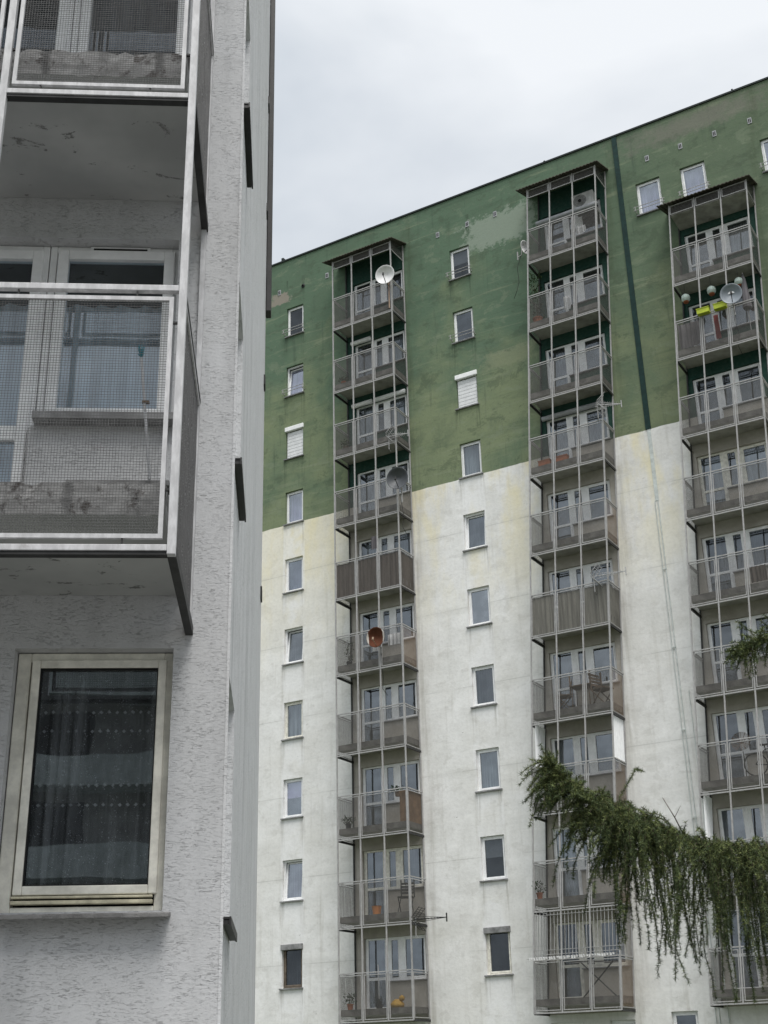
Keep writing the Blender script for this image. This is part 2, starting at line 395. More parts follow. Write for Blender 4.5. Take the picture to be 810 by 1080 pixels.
def ring(mb, x0, x1, z0, z1, w, y0, y1):
    mb.box(x0, x0+w, y0, y1, z0, z1); mb.box(x1-w, x1, y0, y1, z0, z1)
    mb.box(x0+w, x1-w, y0, y1, z1-w, z1); mb.box(x0+w, x1-w, y0, y1, z0, z0+w)

def curtain_mb(x0, x1, z0, z1, y, folds=7, amp=.02):
    mb = MB(); n = folds*6; vs = []
    for i in range(n+1):
        x = x0 + (x1-x0)*i/n; yy = y + amp*math.sin(i*2*PI/6 + .6*math.sin(i*.5))
        vs += [(x, yy, z0), (x + .01*math.sin(i), yy, z1)]
    mb.add(vs, [(2*i, 2*i+2, 2*i+3, 2*i+1) for i in range(n)]); return mb

# ------------------------------------------------------------------ main apartment block
AZ = 0.5248
S_ = Vector((math.cos(AZ), -math.sin(AZ), 0)); N_ = Vector((math.sin(AZ), math.cos(AZ), 0))
ROOT = Vector((-1.8237, 43.3424, 0)) + N_ * DEP
def RW(x, y, z): return ROOT + S_*x + N_*y + Vector((0, 0, z))     # facade coordinates to world
bld = tag(empty('apartment_building', ROOT, -AZ), 'tall panel block, green above and dirty white below, with caged balconies', 'apartment building')

WA = (-2.905, -2.085); WB = (4.735, 5.58)
ops = []
def zr(i): return ZB + 1.225 - 2.8*i, ZB + 2.585 - 2.8*i
for i in range(11):
    a, b = zr(i)
    ops.append(WA + (a, b)); ops.append(WB + (a, b))
a, b = zr(0)
WC = [(12.35, 13.25), (14.0, 14.9), (16.87, 17.75)]
for c in WC: ops.append(c + (a, b))
cells = []
for c in range(3):
    for i in range(0 if c < 2 else 1, 10):
        x = S0[c] - LEAN[c]*2.8*i; z = ZB - 2.8*i
        cells.append((c, i, x, z))
        ops.append((x+.34, x+1.22, z+.42, z+2.58, 'ltb')); ops.append((x+1.22, x+2.62, z+1.25, z+2.58, 'rtb'))
# ground floor windows under the cages
GF = [(6.75, 7.75, ZB-26.7, ZB-25.42), (8.6, 9.35, ZB-26.7, ZB-25.42), (10.43, 11.2, ZB-26.6, ZB-25.26), (.5, 1.6, ZB-26.9, ZB-25.6)]
ops += GF
wb = MB()
X0, X1, ZT = -9.0, 24.0, ZB + 4.98
wall_front(wb, X0, X1, 0, ZT, ops, .17)
wb.quad((X0,0,0),(X0,12,0),(X0,12,ZT),(X0,0,ZT)); wb.quad((X1,0,0),(X1,12,0),(X1,12,ZT),(X1,0,ZT)); wb.quad((X0,12,0),(X1,12,0),(X1,12,ZT),(X0,12,ZT))
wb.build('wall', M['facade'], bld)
MB().box(X0-.05, X1+.05, -.05, 12.05, ZT, ZT+.07).build('roof', M['cap'], bld)
for (x_, w_, h_) in ((-3.25, .10, .22), (12.3, .5, .06), (2.1, .06, .10), (8.9, .07, .12), (16.2, .06, .14)):
    ob = MB().box(x_, x_+w_, .05, .3, ZT+.071, ZT+.071+h_).build('roof_vent', M['cap'], bld)
rb = MB(); rb.quad((X0,.75,.1),(X1,.75,.1),(X1,.75,ZT-.1),(X0,.75,ZT-.1))
for i in range(-1, 12): rb.box(X0+.1, X1-.1, .19, .72, ZB-2.8*i+.2, ZB-2.8*i+.34)
for xx in (-3.4, -1.6, 4.3, 6.0, 11.6, 13.6, 16.4): rb.box(xx, xx+.05, .2, .72, .2, ZT-.2)
rb.build('interior', M['room'], bld)
MB().box(11.68, 11.86, -.035, -.003, BAND, ZT-.002).build('joint_cover', M['teal'], bld)
jb = MB(); jb.box(11.72, 11.84, -.02, -.003, BAND-2.6, BAND-.003); jb.box(11.70, 11.715, -.04, -.003, 0, BAND-2.603); jb.box(11.80, 11.82, -.04, -.003, 0, BAND-2.603)
jb.box(12.06, 12.075, -.05, -.02, 0, BAND-9)
for q in range(0, 8): jb.box(11.69, 11.83, -.045, -.02, BAND-5-2.6*q, BAND-4.97-2.6*q)
jb.build('downpipe', M['jointgrey'], bld)
for x in (12.9, 14.15, 15.4, 16.66, 6.77, 5.57, 4.27, -.91, -3.29):
    zc = ZB + 3.52
    o = MB(); o.box(x-.07, x+.07, -.02, .02, zc-.12, zc+.12); ob = o.build('vent', M['blindgrey'], bld)
    o2 = MB(); o2.box(x-.045, x-.01, -.026, -.018, zc-.08, zc+.08); o2.box(x+.01, x+.045, -.026, -.018, zc-.08, zc+.08); o2.build('slot', M['black'], ob)
hb = MB(); hb.lathe([(0,0),(.07,0),(.09,.02),(.05,.04)], 12); hb.build('vent', M['black'], bld, (-2.09, -.005, ZB+3.44), (PI/2, 0, 0))

def window(parent, x0, x1, z0, z1, frame='white', glass=None, curtain=None, tilt=0.0, shutter=False, box=False, rail=False, half=False):
    glass = glass or random.choice(['glass', 'glassdark', 'glassviolet'])
    fr = MB(); ring(fr, x0+.003, x1-.003, z0+.003, z1-.003, .055, .10, .17)
    if not tilt: ring(fr, x0+.06, x1-.06, z0+.06, z1-.06, .045, .085, .15)
    w = fr.build('window', M[frame], parent)
    if tilt:
        sa = MB(); W_, H_ = x1-x0-.12, z1-z0-.12; ring(sa, 0, W_, 0, H_, .05, 0, .06)
        s = sa.build('sash', M[frame], w, (x0+.06, .10, z0+.06), (-tilt, 0, 0))
        MB().quad((.05,.03,.05),(W_-.05,.03,.05),(W_-.05,.03,H_-.05),(.05,.03,H_-.05)).build('pane', M[glass], w, (x0+.06, .10, z0+.06), (-tilt, 0, 0))
    else:
        MB().quad((x0+.1,.12,z0+.1),(x1-.1,.12,z0+.1),(x1-.1,.12,z1-.1),(x0+.1,.12,z1-.1)).build('pane', M[glass], w)
    sl = MB(); sl.box(x0-.07, x1+.05, -.07, .09, z0-.045, z0-.002); sl.build('sill', M['sill'], w)
    if curtain: curtain_mb(x0+.05, x1-.05, z0+.03, z1-.03, .30, 8).build('curtain', M[curtain], w)
    if half: MB().box(x0+.1, x1-.1, .16, .18, z0+(z1-z0)*.52, z1-.06).build('blind', M['blind'], w)
    if shutter:
        sh = MB(); n = 16; h = (z1-z0-.2)/n
        for i in range(n): sh.box(x0+.04, x1-.04, .05+.006*(i%2), .07, z0+.005+i*h, z0+.003+(i+1)*h)
        sh.build('roller_shutter', M['blind'], w)
    if box or shutter:
        b_ = MB(); b_.box(x0-.03, x1+.03, -.06, .095, z1-.16, z1+.03); bevel(b_.build('shutter_box', M['white' if shutter else 'sill'], w), .02)
    if rail:
        r = MB()
        for zz in (.14, .27): r.tube([(x0-.13, -.16, z0+zz), (x1+.13, -.16, z0+zz)], .014)
        for xx in (x0-.06, x1+.06): r.box(xx-.012, xx+.012, -.17, -.002, z0+.1, z0+.13); r.box(xx-.012, xx+.012, -.17, -.15, z0+.1, z0+.3)
        r.build('rail', M['galv'], w)
    return w
AS = [dict(glass='glassblack', rail=1), dict(tilt=.1, curtain='curtain', rail=1, glass='glassviolet'), dict(shutter=1), dict(curtain='curtain', glass='glassviolet'), dict(curtain='curtaingrey'),
      dict(tilt=.1, curtain='curtaingrey'), dict(curtain='curtain', frame='cream'), dict(half=1), dict(tilt=.08, curtain='curtaingrey'), dict(frame='brownframe', glass='glassblack', curtain='curtaingrey', box=1), dict()]
BS = [dict(glass='glassblack', rail=1, half=1), dict(glass='glassdark', rail=1), dict(shutter=1), dict(curtain='curtain'), dict(tilt=.07, curtain='curtaingrey'),
      dict(), dict(curtain='curtaingrey'), dict(curtain='curtain'), dict(half=1, glass='glassblack'), dict(glass='glassblack', frame='cream', box=1), dict(glass='glassblack')]
for i in range(11):
    a, b = zr(i); window(bld, *WA, a, b, **AS[i]); window(bld, *WB, a, b, **BS[i])
a, b = zr(0)
for c in WC: window(bld, *c, a, b, glass='glassviolet', curtain='curtain', rail=1)
for g in GF: window(bld, *g, glass='glassdark')

# caged balconies -------------------------------------------------
SCREEN = {(0, 4): 'fabric_brown', (1, 5): 'fabric_beige'}
RUST = {(1, 4), (1, 6), (1, 7), (0, 5), (1, 8), (1, 9)}
cw3 = CW/3
def panel_mb(c, lean, which):
    """framed wire mesh panel; which 0..2 front cells, 3 left side, 4 right side"""
    fr = MB(lambda x, y, z: (x + lean*z, y, z)); wi = fr
    p, hw = .03, .0032
    fr.cur = 0
    if which < 3:
        x0, x1 = cw3*which+.045, cw3*(which+1)-.045; y = -DEP+.008
        ring(fr, x0, x1, .075, 1.40, .026, y-.014, y+.014); fr.cur = 1
        n = int((x1-x0-.05)/p)
        for i in range(1, n): xx = x0+.026+(x1-x0-.052)*i/n; wi.quad((xx-hw,y,.1),(xx+hw,y,.1),(xx+hw,y,1.375),(xx-hw,y,1.375))
        for i in range(1, 44): zz = .1+1.275*i/44; wi.quad((x0+.026,y,zz-hw),(x1-.026,y,zz-hw),(x1-.026,y,zz+hw),(x0+.026,y,zz+hw))
    else:
        xx = .02 if which == 3 else CW-.02
        y0, y1 = -DEP+.05, -.03
        for (a_, b_) in ((y0, y0+.026), (y1-.026, y1)): fr.box(xx-.012, xx+.012, a_, b_, .075, 1.40)
        for (a_, b_) in ((.075, .101), (1.374, 1.40)): fr.box(xx-.012, xx+.012, y0+.026, y1-.026, a_, b_)
        fr.cur = 1; n = int((y1-y0)/p)
        for i in range(1, n): yy = y0+(y1-y0)*i/n; wi.quad((xx,yy-hw,.1),(xx,yy+hw,.1),(xx,yy+hw,1.375),(xx,yy-hw,1.375))
        for i in range(1, 44): zz = .1+1.275*i/44; wi.quad((xx,y0,zz-hw),(xx,y1,zz-hw),(xx,y1,zz+hw),(xx,y0,zz+hw))
    return fr
def screen_mb(lean, which):
    fr = MB(lambda x, y, z: (x + lean*z, y, z))
    if which < 3:
        x0, x1 = cw3*which+.07, cw3*(which+1)-.07
        n = 14
        for i in range(n):
            xa, xb = x0+(x1-x0)*i/n, x0+(x1-x0)*(i+1)/n; ya = -DEP+.03+.012*math.sin(i*1.9); yb = -DEP+.03+.012*math.sin((i+1)*1.9)
            fr.quad((xa,ya,.12),(xb,yb,.12),(xb,yb,1.36),(xa,ya,1.36))
    else:
        xx = .045 if which == 3 else CW-.045
        n = 14
        for i in range(n):
            ya, yb = -DEP+.08+.95*i/n, -DEP+.08+.95*(i+1)/n
            xa, xb = xx+.012*math.sin(i*1.7), xx+.012*math.sin((i+1)*1.7)
            fr.quad((xa,ya,.12),(xb,yb,.12),(xb,yb,1.36),(xa,ya,1.36))
    return fr
cache = {}
for (c, i, x, z) in cells:
    L = LEAN[c]; key = (c,)
    sh = lambda x_, y_, z_: (x_ + L*z_, y_, z_)
    if c not in cache:
        d = {}
        sl = MB(sh); sl.cur = 0; sl.box(.05, CW-.05, -DEP+.05, -.002, .215, .40)
        sl.cur = 1; sl.box(.055, CW-.055, -DEP+.055, -.004, .207, .214); d['slab'] = sl
        rl = MB(sh)
        rl.box(0, CW, -DEP-.02, -DEP+.02, 1.44, 1.475)
        for xx in (0, CW-.04): rl.box(xx, xx+.04, -DEP+.02, -.002, 1.441, 1.474)
        d['rail'] = rl
        rl = MB(sh); rl.box(0, CW, -DEP-.02, -DEP+.02, 0, .04); d['brail'] = rl
        d['side'] = [MB(sh).box(xx, xx+.045, -DEP+.022, -.002, -.02, .05) for xx in (.0, CW-.045)]
        d['panel'] = [panel_mb(c, L, w) for w in range(5)]
        ww = MB()
        ring(ww, .343, 1.218, .423, 2.577, .06, .09, .16)       # door frame
        ww.box(.403, 1.158, .085, .15, 1.29, 1.37)
        ww.box(.403, .45, .085, .15, .483, 1.29); ww.box(1.075, 1.158, .085, .15, .483, 1.29); ww.box(.403, .45, .085, .15, 1.37, 2.517); ww.box(1.075, 1.158, .085, .15, 1.37, 2.517)
        ring(ww, 1.222, 2.617, 1.253, 2.577, .06, .09, .16); ww.box(1.60, 1.80, .085, .155, 1.313, 2.517)
        ring(ww, 1.283, 1.60, 1.314, 2.516, .035, .08, .14); ring(ww, 1.80, 2.556, 1.314, 2.516, .04, .08, .14)
        d['win'] = ww
        d['panes'] = [MB().quad((a_,.115,b_),(c_,.115,b_),(c_,.115,d_),(a_,.115,d_)) for (a_, c_, b_, d_) in ((.45,1.075,.483,1.29),(.45,1.075,1.37,2.517),(1.31,1.57,1.34,2.49),(1.835,2.52,1.35,2.48))]
        d['sill'] = MB().box(1.20, 2.66, -.07, .088, 1.215, 1.247)
        cache[c] = (d, {})
    d, me = cache[c]
    def inst(k, mb, name, mat, parent, loc=(0,0,0)):
        o = mb.build(name, mat, parent, loc, me=me.get((k, id(mat) if not isinstance(mat, list) else id(mat[1])))); me[(k, id(mat) if not isinstance(mat, list) else id(mat[1]))] = o.data; return o
    slab = inst('slab', d['slab'], 'balcony', [M['slab'], M['soffit_far']], bld, (x, 0, z))
    inst('rail', d['rail'], 'top_rail', M['galv'], slab); inst('brail', d['brail'], 'bottom_rail', M['galv'], slab)
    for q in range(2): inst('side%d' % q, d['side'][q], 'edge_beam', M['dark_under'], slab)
    rusty = (c, i) in RUST
    for w in range(5):
        inst('panel%d%d' % (w, rusty and w == 4), d['panel'][w], 'mesh_panel', [M['galv'], M['rustmesh'] if rusty and w == 4 else M['wire']], slab)
        if (c, i) in SCREEN and w != 3: screen_mb(L, w).build('screen', M[SCREEN[(c, i)]], slab)
    wf = inst('win', d['win'], 'balcony_window', M['cream'] if (c, i) in ((2, 4), (0, 8), (1, 9)) else M['white'], bld, (x, 0, z))
    gm = random.choice(['glass', 'glass', 'glassdark'])
    for j, pm in enumerate(d['panes']): inst('pane%d%s' % (j, gm), pm, 'pane', M[gm], wf)
    inst('sill', d['sill'], 'sill', M['sill'], wf)
    rnd = random.random()
    if rnd < .6:
        cm_ = random.choice(['curtain', 'curtaingrey', 'curtaingrey'])
        for (a_, b_, lo) in ((.42, 1.1, .5), (1.3, 1.6, 1.3), (1.82, 2.52, 1.3)):
            if random.random() < .6: curtain_mb(a_, b_, lo, 2.5, .28, 6).build('curtain', M[cm_], wf)
for (c, i, ln) in ((0, 1, 1.0), (0, 2, 1.0), (1, 3, 1.0)):
    x = S0[c]-LEAN[c]*2.8*i; z = ZB-2.8*i
    bx_ = MB(); bx_.tube([(x+.25, -.06, z+2.62), (x+(1.15 if i != 3 else 2.55), -.06, z+2.62)], .09, 10)
    if i == 2 and c == 0: bx_.tube([(x+1.25, -.06, z+2.62), (x+2.6, -.06, z+2.62)], .09, 10)
    bx_.build('shutter_box', M['blindgrey'] if c else M['white'], bld, smooth=True)
# posts, top bands, little roofs
for c in range(3):
    L = LEAN[c]; zt = 3.22 if c < 2 else .42; zb = -25.2
    xo = S0[c]
    for q, (px, py) in enumerate([(0.0, -DEP), (cw3, -DEP), (2*cw3, -DEP), (CW, -DEP), (CW, -.04), (0.0, -.04)]):
        p = MB(lambda x_, y_, z_: (x_ + L*z_, y_, z_))
        h = .021
        top = zt if py < -.5 else zt + .38
        cx_ = px + (h if px == 0 else -h if px == CW else 0)
        p.box(cx_-h, cx_+h, py-h-.003, py+h-.004, zb, top)
        p.build('cage_post', M['galv'] if q < 5 else M['dark_under'], bld, (xo, 0, ZB))  # left wall post: backlit darkness put into its colour
    b_ = MB(lambda x_, y_, z_: (x_ + L*z_, y_, z_)); b_.cur = 0
    z1 = zt - .03; z0 = zt - .38
    for w in range(3):
        x0, x1 = cw3*w+.045, cw3*(w+1)-.045; y = -DEP
        ring(b_, x0, x1, z0, z1, .028, y-.015, y+.015)
    b_.box(CW-.035, CW-.01, -DEP+.05, -.05, z0, z0+.03)
    b_.cur = 1
    for w in range(3):
        x0, x1 = cw3*w+.045, cw3*(w+1)-.045
        for k in range(1, 28): xx = x0+(x1-x0)*k/28; b_.quad((xx-.003,y,z0),(xx+.003,y,z0),(xx+.003,y,z1),(xx-.003,y,z1))
        for k in range(1, 12): zz = z0+(z1-z0)*k/12; b_.quad((x0,y,zz-.003),(x1,y,zz-.003),(x1,y,zz+.003),(x0,y,zz+.003))
    for k in range(1, 32): yy = -DEP+k*.031; b_.quad((CW-.02,yy-.003,z0),(CW-.02,yy+.003,z0),(CW-.02,yy+.003,z1+.38*(k/32)),(CW-.02,yy-.003,z1+.38*(k/32)))
    for k in range(1, 12): zz = z0+(z1-z0)*k/12; b_.quad((CW-.02,-DEP,zz-.003),(CW-.02,-.05,zz-.003),(CW-.02,-.05,zz+.003),(CW-.02,-DEP,zz+.003))
    b_.build('top_mesh_band', [M['galv'], M['wire']], bld, (xo, 0, ZB))
    rf = MB(lambda x_, y_, z_: (x_ + L*zt, y_, z_)); n = 96; vs = []
    for k in range(n+1):
        xx = -.36 + (CW+.50)*k/n; a_ = .014*math.sin(k*PI/2)
        vs += [(xx, -DEP-.20, zt+.02+a_), (xx, -.003, zt+.46+a_), (xx, -DEP-.20, zt-.005+a_), (xx, -.003, zt+.43+a_)]
    fs = []
    for k in range(n):
        b4 = 4*k; fs += [(b4, b4+4, b4+5, b4+1), (b4+2, b4+3, b4+7, b4+6), (b4, b4+2, b4+6, b4+4)]
    fs += [(0,1,3,2), (4*n, 4*n+2, 4*n+3, 4*n+1)]
    rf.add(vs, fs); rf.build('cage_roof', M['roofing'], bld, (xo, 0, ZB))
    if c == 2: MB(lambda x_, y_, z_: (x_ + L*z_, y_, z_)).box(.05, CW-.05, -DEP+.05, -.002, .02, .06).build('canopy_slab', M['soffit_far'], bld, (xo, 0, ZB))

# ------------------------------------------------------------------ things on the far balconies
def bx0(c, i): return S0[c] - LEAN[c]*2.8*i, ZB - 2.8*i
def far_thing(name, x, y, z, label, cat, group=None, rz=0.0): return tag(empty(name, RW(x, y, z), -AZ + rz), label, cat, group)
def dish(x, z, r, mat, label, face=0.15, mast=.9, yoff=-1.35, rustmast=False, lbl=False):
    t = far_thing('satellite_dish', x, yoff, z, label, 'satellite dish', 'satellite dishes on the balcony cages', face)
    mb = MB(); prof = [(r*q/7, .16*r*(q/7)**2*2) for q in range(8)]; mb.lathe(prof, 28); mb.lathe([(r, .32*r), (r+.012, .32*r), (r+.012, .30*r), (0.001, -.015)], 28)
    d_ = mb.build('reflector', M[mat], t, (0, 0, 0), (PI/2 + .12, 0, 0), smooth=True)
    a = MB(); a.tube([(0, -.02, -r*.9), (.02, -r*.95, -r*.45)], .014); a.tube([(.02, -r*.95, -r*.5), (.02, -r*.88, -r*.22)], .035, 8)
    a.build('feed_arm', M['black' if not mat == 'dish_rust' else 'mastrust'], t)
    m_ = MB(); m_.tube([(0, .07, .05), (0, .10, -.25), (0, .28, -.3)], .022); m_.tube([(0, .28, -.05), (0, .28, -mast)], .028)
    m_.build('mast', M['mastrust' if rustmast else 'galv'], t)
    cb = MB(); cb.tube([(0, .08, -.05), (.05, .2, -.3), (-.04, .31, -.75), (.03, .33, -1.3), (-.05, .40, -1.7), (.02, .6, -1.9)], .009, 4); cb.build('cable', M['black'], t)
    if lbl:
        MB().box(-.18, .12, -.012, 0, .04, .14).build('sticker', M['white'], t, (0, -.012, .0), (.12, 0, 0))
    return t
dish(2.64, ZB+1.45, .38, 'dish_white', 'round white satellite dish on a rusty mast at the top of the left-hand cage', rustmast=True, mast=1.3)
dish(2.92, ZB-7.25, .40, 'dish_dark', 'large charcoal satellite dish on the left cage, level with the paint line', mast=.8)
dish(1.88, ZB-12.98, .34, 'dish_rust', 'brown rusty satellite dish with a pale rim on the middle of the left cage', mast=.5, face=.0)
dish(15.42, ZB-3.95, .34, 'dish_grey', 'blue grey satellite dish with a white sticker beside the lime flower boxes', mast=.6, lbl=True)
t = dish(8.22, ZB+.85, .25, 'dish_white', 'small pale satellite dish turned sideways on the left side of the middle cage', mast=.4, yoff=-.95, face=1.35)
def yagi(x, z, label, L=1.2, rz=0.0, y=-1.25, grid=True, mat='antenna'):
    t = far_thing('television_antenna', x, y, z, label, 'antenna', 'television antennas on the balcony cages', rz)
    b = MB(); b.box(-.1, L, -.012, .012, -.012, .012); b.build('boom', M[mat], t)
    e = MB()
    for k in range(8): xx = .12 + k*(L-.15)/8; h = .22-.012*k; e.tube([(xx, -h, 0), (xx, h, 0)], .007, 4)
    for zz in (-.0, ): e.box(L-.012, L+.012, -.03, .03, -.13, .13)
    e.tube([(.05, 0, .09), (L, 0, .0)], .008, 4); e.tube([(.05, 0, -.09), (L, 0, 0)], .008, 4)
    e.build('element', M[mat], t)
    g = MB()
    for sg in (-1, 1):
        for k in range(6):
            zz = .05+.055*k; xx = -.08 + .05*k
            g.tube([(xx, -.25, sg*zz), (xx, .25, sg*zz)], .009, 4)
        for yy in (-.24, 0, .24): g.tube([(-.08, yy, sg*.04), (.2, yy, sg*.35)], .009, 4)
    g.build('reflector', M[mat], t)
    MB().tube([(-.05, .02, .1), (-.05, .02, -.5), (-.05, .2, -.5)], .016).build('bracket', M['galv'], t)
    return t
yagi(2.5, ZB-5.35, 'tangled grey television antenna on the left cage, just above the charcoal dish', .7, .2, -1.15)
yagi(3.0, ZB-22.3, 'black-tipped television antenna pointing right from the left cage near its bottom', 1.0, .1, -1.2, mat='black')
yagi(10.55, ZB-6.45, 'pale television antenna on the middle cage, level with the long shutter box', .75, .5, -1.2)
yagi(9.85, ZB-12.4, 'television antenna with a dark end plate above the beige cloth screen', 1.0, .1, -1.2)

# air conditioner and rolled awning under the middle cage roof
x, z = bx0(1, 0)
t = far_thing('air_conditioner', x+2.1, -.28, z+2.1, 'grey outdoor air conditioning unit high on the wall under the middle cage roof', 'air conditioner')
bevel(MB().box(-.42, .42, -.15, .15, 0, .62).build('casing', M['acwhite'], t), .015)
f = MB(); f.lathe([(.0,0),(.06,0),(.06,.02)], 12)
for q in range(5): f.lathe([(.07+.04*q,0),(.078+.04*q,.012),(.086+.04*q,0)], 24)
f.build('fan_grille', M['black'], t, (-.1, -.155, .31), (PI/2, 0, 0))
MB().box(-.35, .35, -.13, .27, -.06, -.004).build('bracket', M['dark_under'], t)
t = tag(MB().tube([(-1.2, 0, 0), (1.2, 0, 0.0)], .085, 12).build('rolled_awning', M['blindgrey'], None, RW(x+1.45, -.45, z+2.05), (0, 0, -AZ), smooth=True), 'long grey rolled awning hanging below the air conditioner', 'awning')

def pot_plant(x, y, z, label, r=.10, h=.18, ph=.35, pot='terracotta', nl=120, group=None, spread=.22, droop=0):
    t = far_thing('potted_plant', x, y, z, label, 'plant', group)
    MB().lathe([(0.001,0),(r*.75,0),(r,h),(r*1.08,h),(r*1.08,h-.03),(r*.9,h-.03),(0.001,h-.03)], 14).build('pot', M[pot], t, smooth=False)
    lf = MB(); rr = random.Random(hash(label) % 999 + 1)
    rr = random.Random(len(label)*7+nl)
    for q in range(nl):
        a = rr.uniform(0, 2*PI); u = rr.random()**.6; zz = h + ph*rr.random() - droop*u
        p = Vector((math.cos(a)*spread*u, math.sin(a)*spread*u, zz)); l_ = rr.uniform(.04, .085)
        d = Vector((rr.uniform(-1,1), rr.uniform(-1,1), rr.uniform(-.6,1))).normalized(); w_ = d.cross(Vector((rr.uniform(-1,1), .3, 1))).normalized()*l_*.35
        lf.quad(tuple(p), tuple(p+d*l_*.5+w_), tuple(p+d*l_), tuple(p+d*l_*.5-w_))
    lf.build('leaves', M['leaf'], t)
    st = MB()
    for q in range(4): a = q*1.6; st.tube([(0,0,h-.03),(math.cos(a)*spread*.5, math.sin(a)*spread*.5, h+ph*.7)], .006, 4)
    st.build('stem', M['bark'], t); return t
def onb(c, i, dx, y, dz=.40): x, z = bx0(c, i); return x+dx, y, z+dz
pot_plant(*onb(0, 1, .3, -.75), 'dark bushy potted plant in the left corner of the second balcony down the left cage', ph=.2)
pot_plant(*onb(0, 2, .35, -.75), 'low round potted plant in the left corner of the balcony below, left cage', ph=.22, pot='wood')
pot_plant(*onb(0, 5, .35, -.7), 'leafy plant in a black pot on the balcony with the rusty dish', ph=.75, pot='black', spread=.2, nl=90)
pot_plant(*onb(0, 7, .3, -.8), 'small dark pot plant at the left of the balcony with the brown board', ph=.2, pot='black')
pot_plant(*onb(0, 7, 2.1, -.6, 1.3), 'green trailing plant standing above the brown board', ph=.15, pot='wood', nl=100, spread=.2)
pot_plant(*onb(0, 9, .28, -.8), 'spiky plant in a terracotta pot, lowest balcony of the left cage', ph=.3)
pot_plant(*onb(1, 1, .3, -.75), 'terracotta pot with a tall vine climbing the left side of the middle cage', r=.17, h=.25, ph=2.0, nl=420, spread=.28)
pot_plant(*onb(1, 8, .2, -.9, 0.40), 'small pot plant in the balcony behind the larch branch', ph=.3)
for (c, i, dx, w_, lb) in ((1, 3, .35, .42, 'left terracotta flower trough on the balcony with the long shutter box'), (1, 3, .98, .42, 'right terracotta flower trough on the balcony with the long shutter box')):
    x, y, z = onb(c, i, dx, -.9); m_ = MB(); m_.box(0, w_, -.09, .09, 0, .16); m_.box(-.015, w_+.015, -.105, .105, .16, .19)
    o = m_.build('flower_trough', M['terracotta'], None, RW(x, y, z), (0, 0, -AZ)); tag(o, lb, 'flower box', 'terracotta troughs')
for k, (xx) in enumerate((14.42, 14.98)):
    t = far_thing('flower_box', xx, -1.2, ZB-4.27, ('left' if k == 0 else 'right') + ' lime green flower box hanging on the rail beside the grey dish', 'flower box', 'lime green flower boxes')
    m_ = MB(); m_.box(-.20, .20, -.09, .09, .03, .2); m_.box(-.215, .215, -.105, .105, .2, .222); m_.build('box', M['lime'], t)
    MB().box(-.19, .19, -.075, .075, .223, .235).build('soil', M['bark'], t)
for k, dx in enumerate((.5, 1.38, 2.3)):
    x, z = bx0(2, 2)
    t = far_thing('hanging_lantern', x+dx, -.72, z+2.45, ['leftmost', 'middle', 'rightmost'][k] + ' of three pale round lanterns hanging from the ceiling in the right cage', 'lantern', 'round lanterns in the right cage')
    MB().lathe([(.001,-.17),(.07,-.165),(.14,-.08),(.15,0),(.13,.08),(.06,.14),(.001,.15)], 16).build('globe', M['lantern'], t, smooth=True)
    MB().lathe([(.001,-.19),(.08,-.185),(.10,-.12),(.145,-.06)], 14).build('base', M['terracotta'], t, smooth=True)
    MB().tube([(0,0,.15),(0,0,.52)], .006, 4).build('cord', M['black'], t)
x, z = bx0(2, 2)
t = far_thing('closed_umbrella', x+2.45, -.7, z+.4, 'closed grey garden umbrella standing at the right in the right-hand cage', 'umbrella')
MB().tube([(0,0,0),(0,0,2.35)], .018).build('pole', M['galv'], t)
MB().lathe([(.02,2.3),(.07,2.1),(.11,1.6),(.15,1.0),(.10,.95)], 9).build('canopy', M['fabric_grey'], t)
# clothes hung on that balcony
for k, (dx, w_, mt, lb) in enumerate(((.15, .85, 'fabric_grey', 'dark patterned cloth hung behind the mesh under the grey dish'), (1.35, .16, 'red', 'narrow faded red towel hung beside the patterned cloth'))):
    m_ = curtain_mb(0, w_, 0, .9, 0, 5, .02); o = m_.build('hanging_cloth', M[mt], None, RW(x+dx, -.86, z+.5), (0, 0, -AZ)); tag(o, lb, 'cloth')

for (c_, i_, dx, dz, w_, h_, mt, lb) in ((0, 5, 1.35, .75, .3, .5, 'fabric_white', 'white laundry hung below the rusty satellite dish'), (0, 5, 2.0, .85, .55, .4, 'fabric_white', 'pale sheet hung at the right of the balcony with the rusty dish'),
    (1, 0, 1.9, .75, .35, .3, 'fabric_white', 'folded white cloth on the top balcony of the middle cage'), (1, 1, 1.35, .6, .25, .55, 'fabric_white', 'narrow white cloth on the second balcony down the middle cage'),
    (2, 5, 1.9, .5, .5, .5, 'fabric_brown', 'brown cloth in the right cage above the wicker chair'), (0, 4, 1.4, 1.75, .3, .5, 'fabric_grey', 'grey cloth hung above the brown balcony screens')):
    x, z = bx0(c_, i_); o = curtain_mb(0, w_, 0, h_, 0, 4, .025).build('hanging_cloth', M[mt], None, RW(x+dx, -.8, z+dz), (0, 0, -AZ)); tag(o, lb, 'cloth')

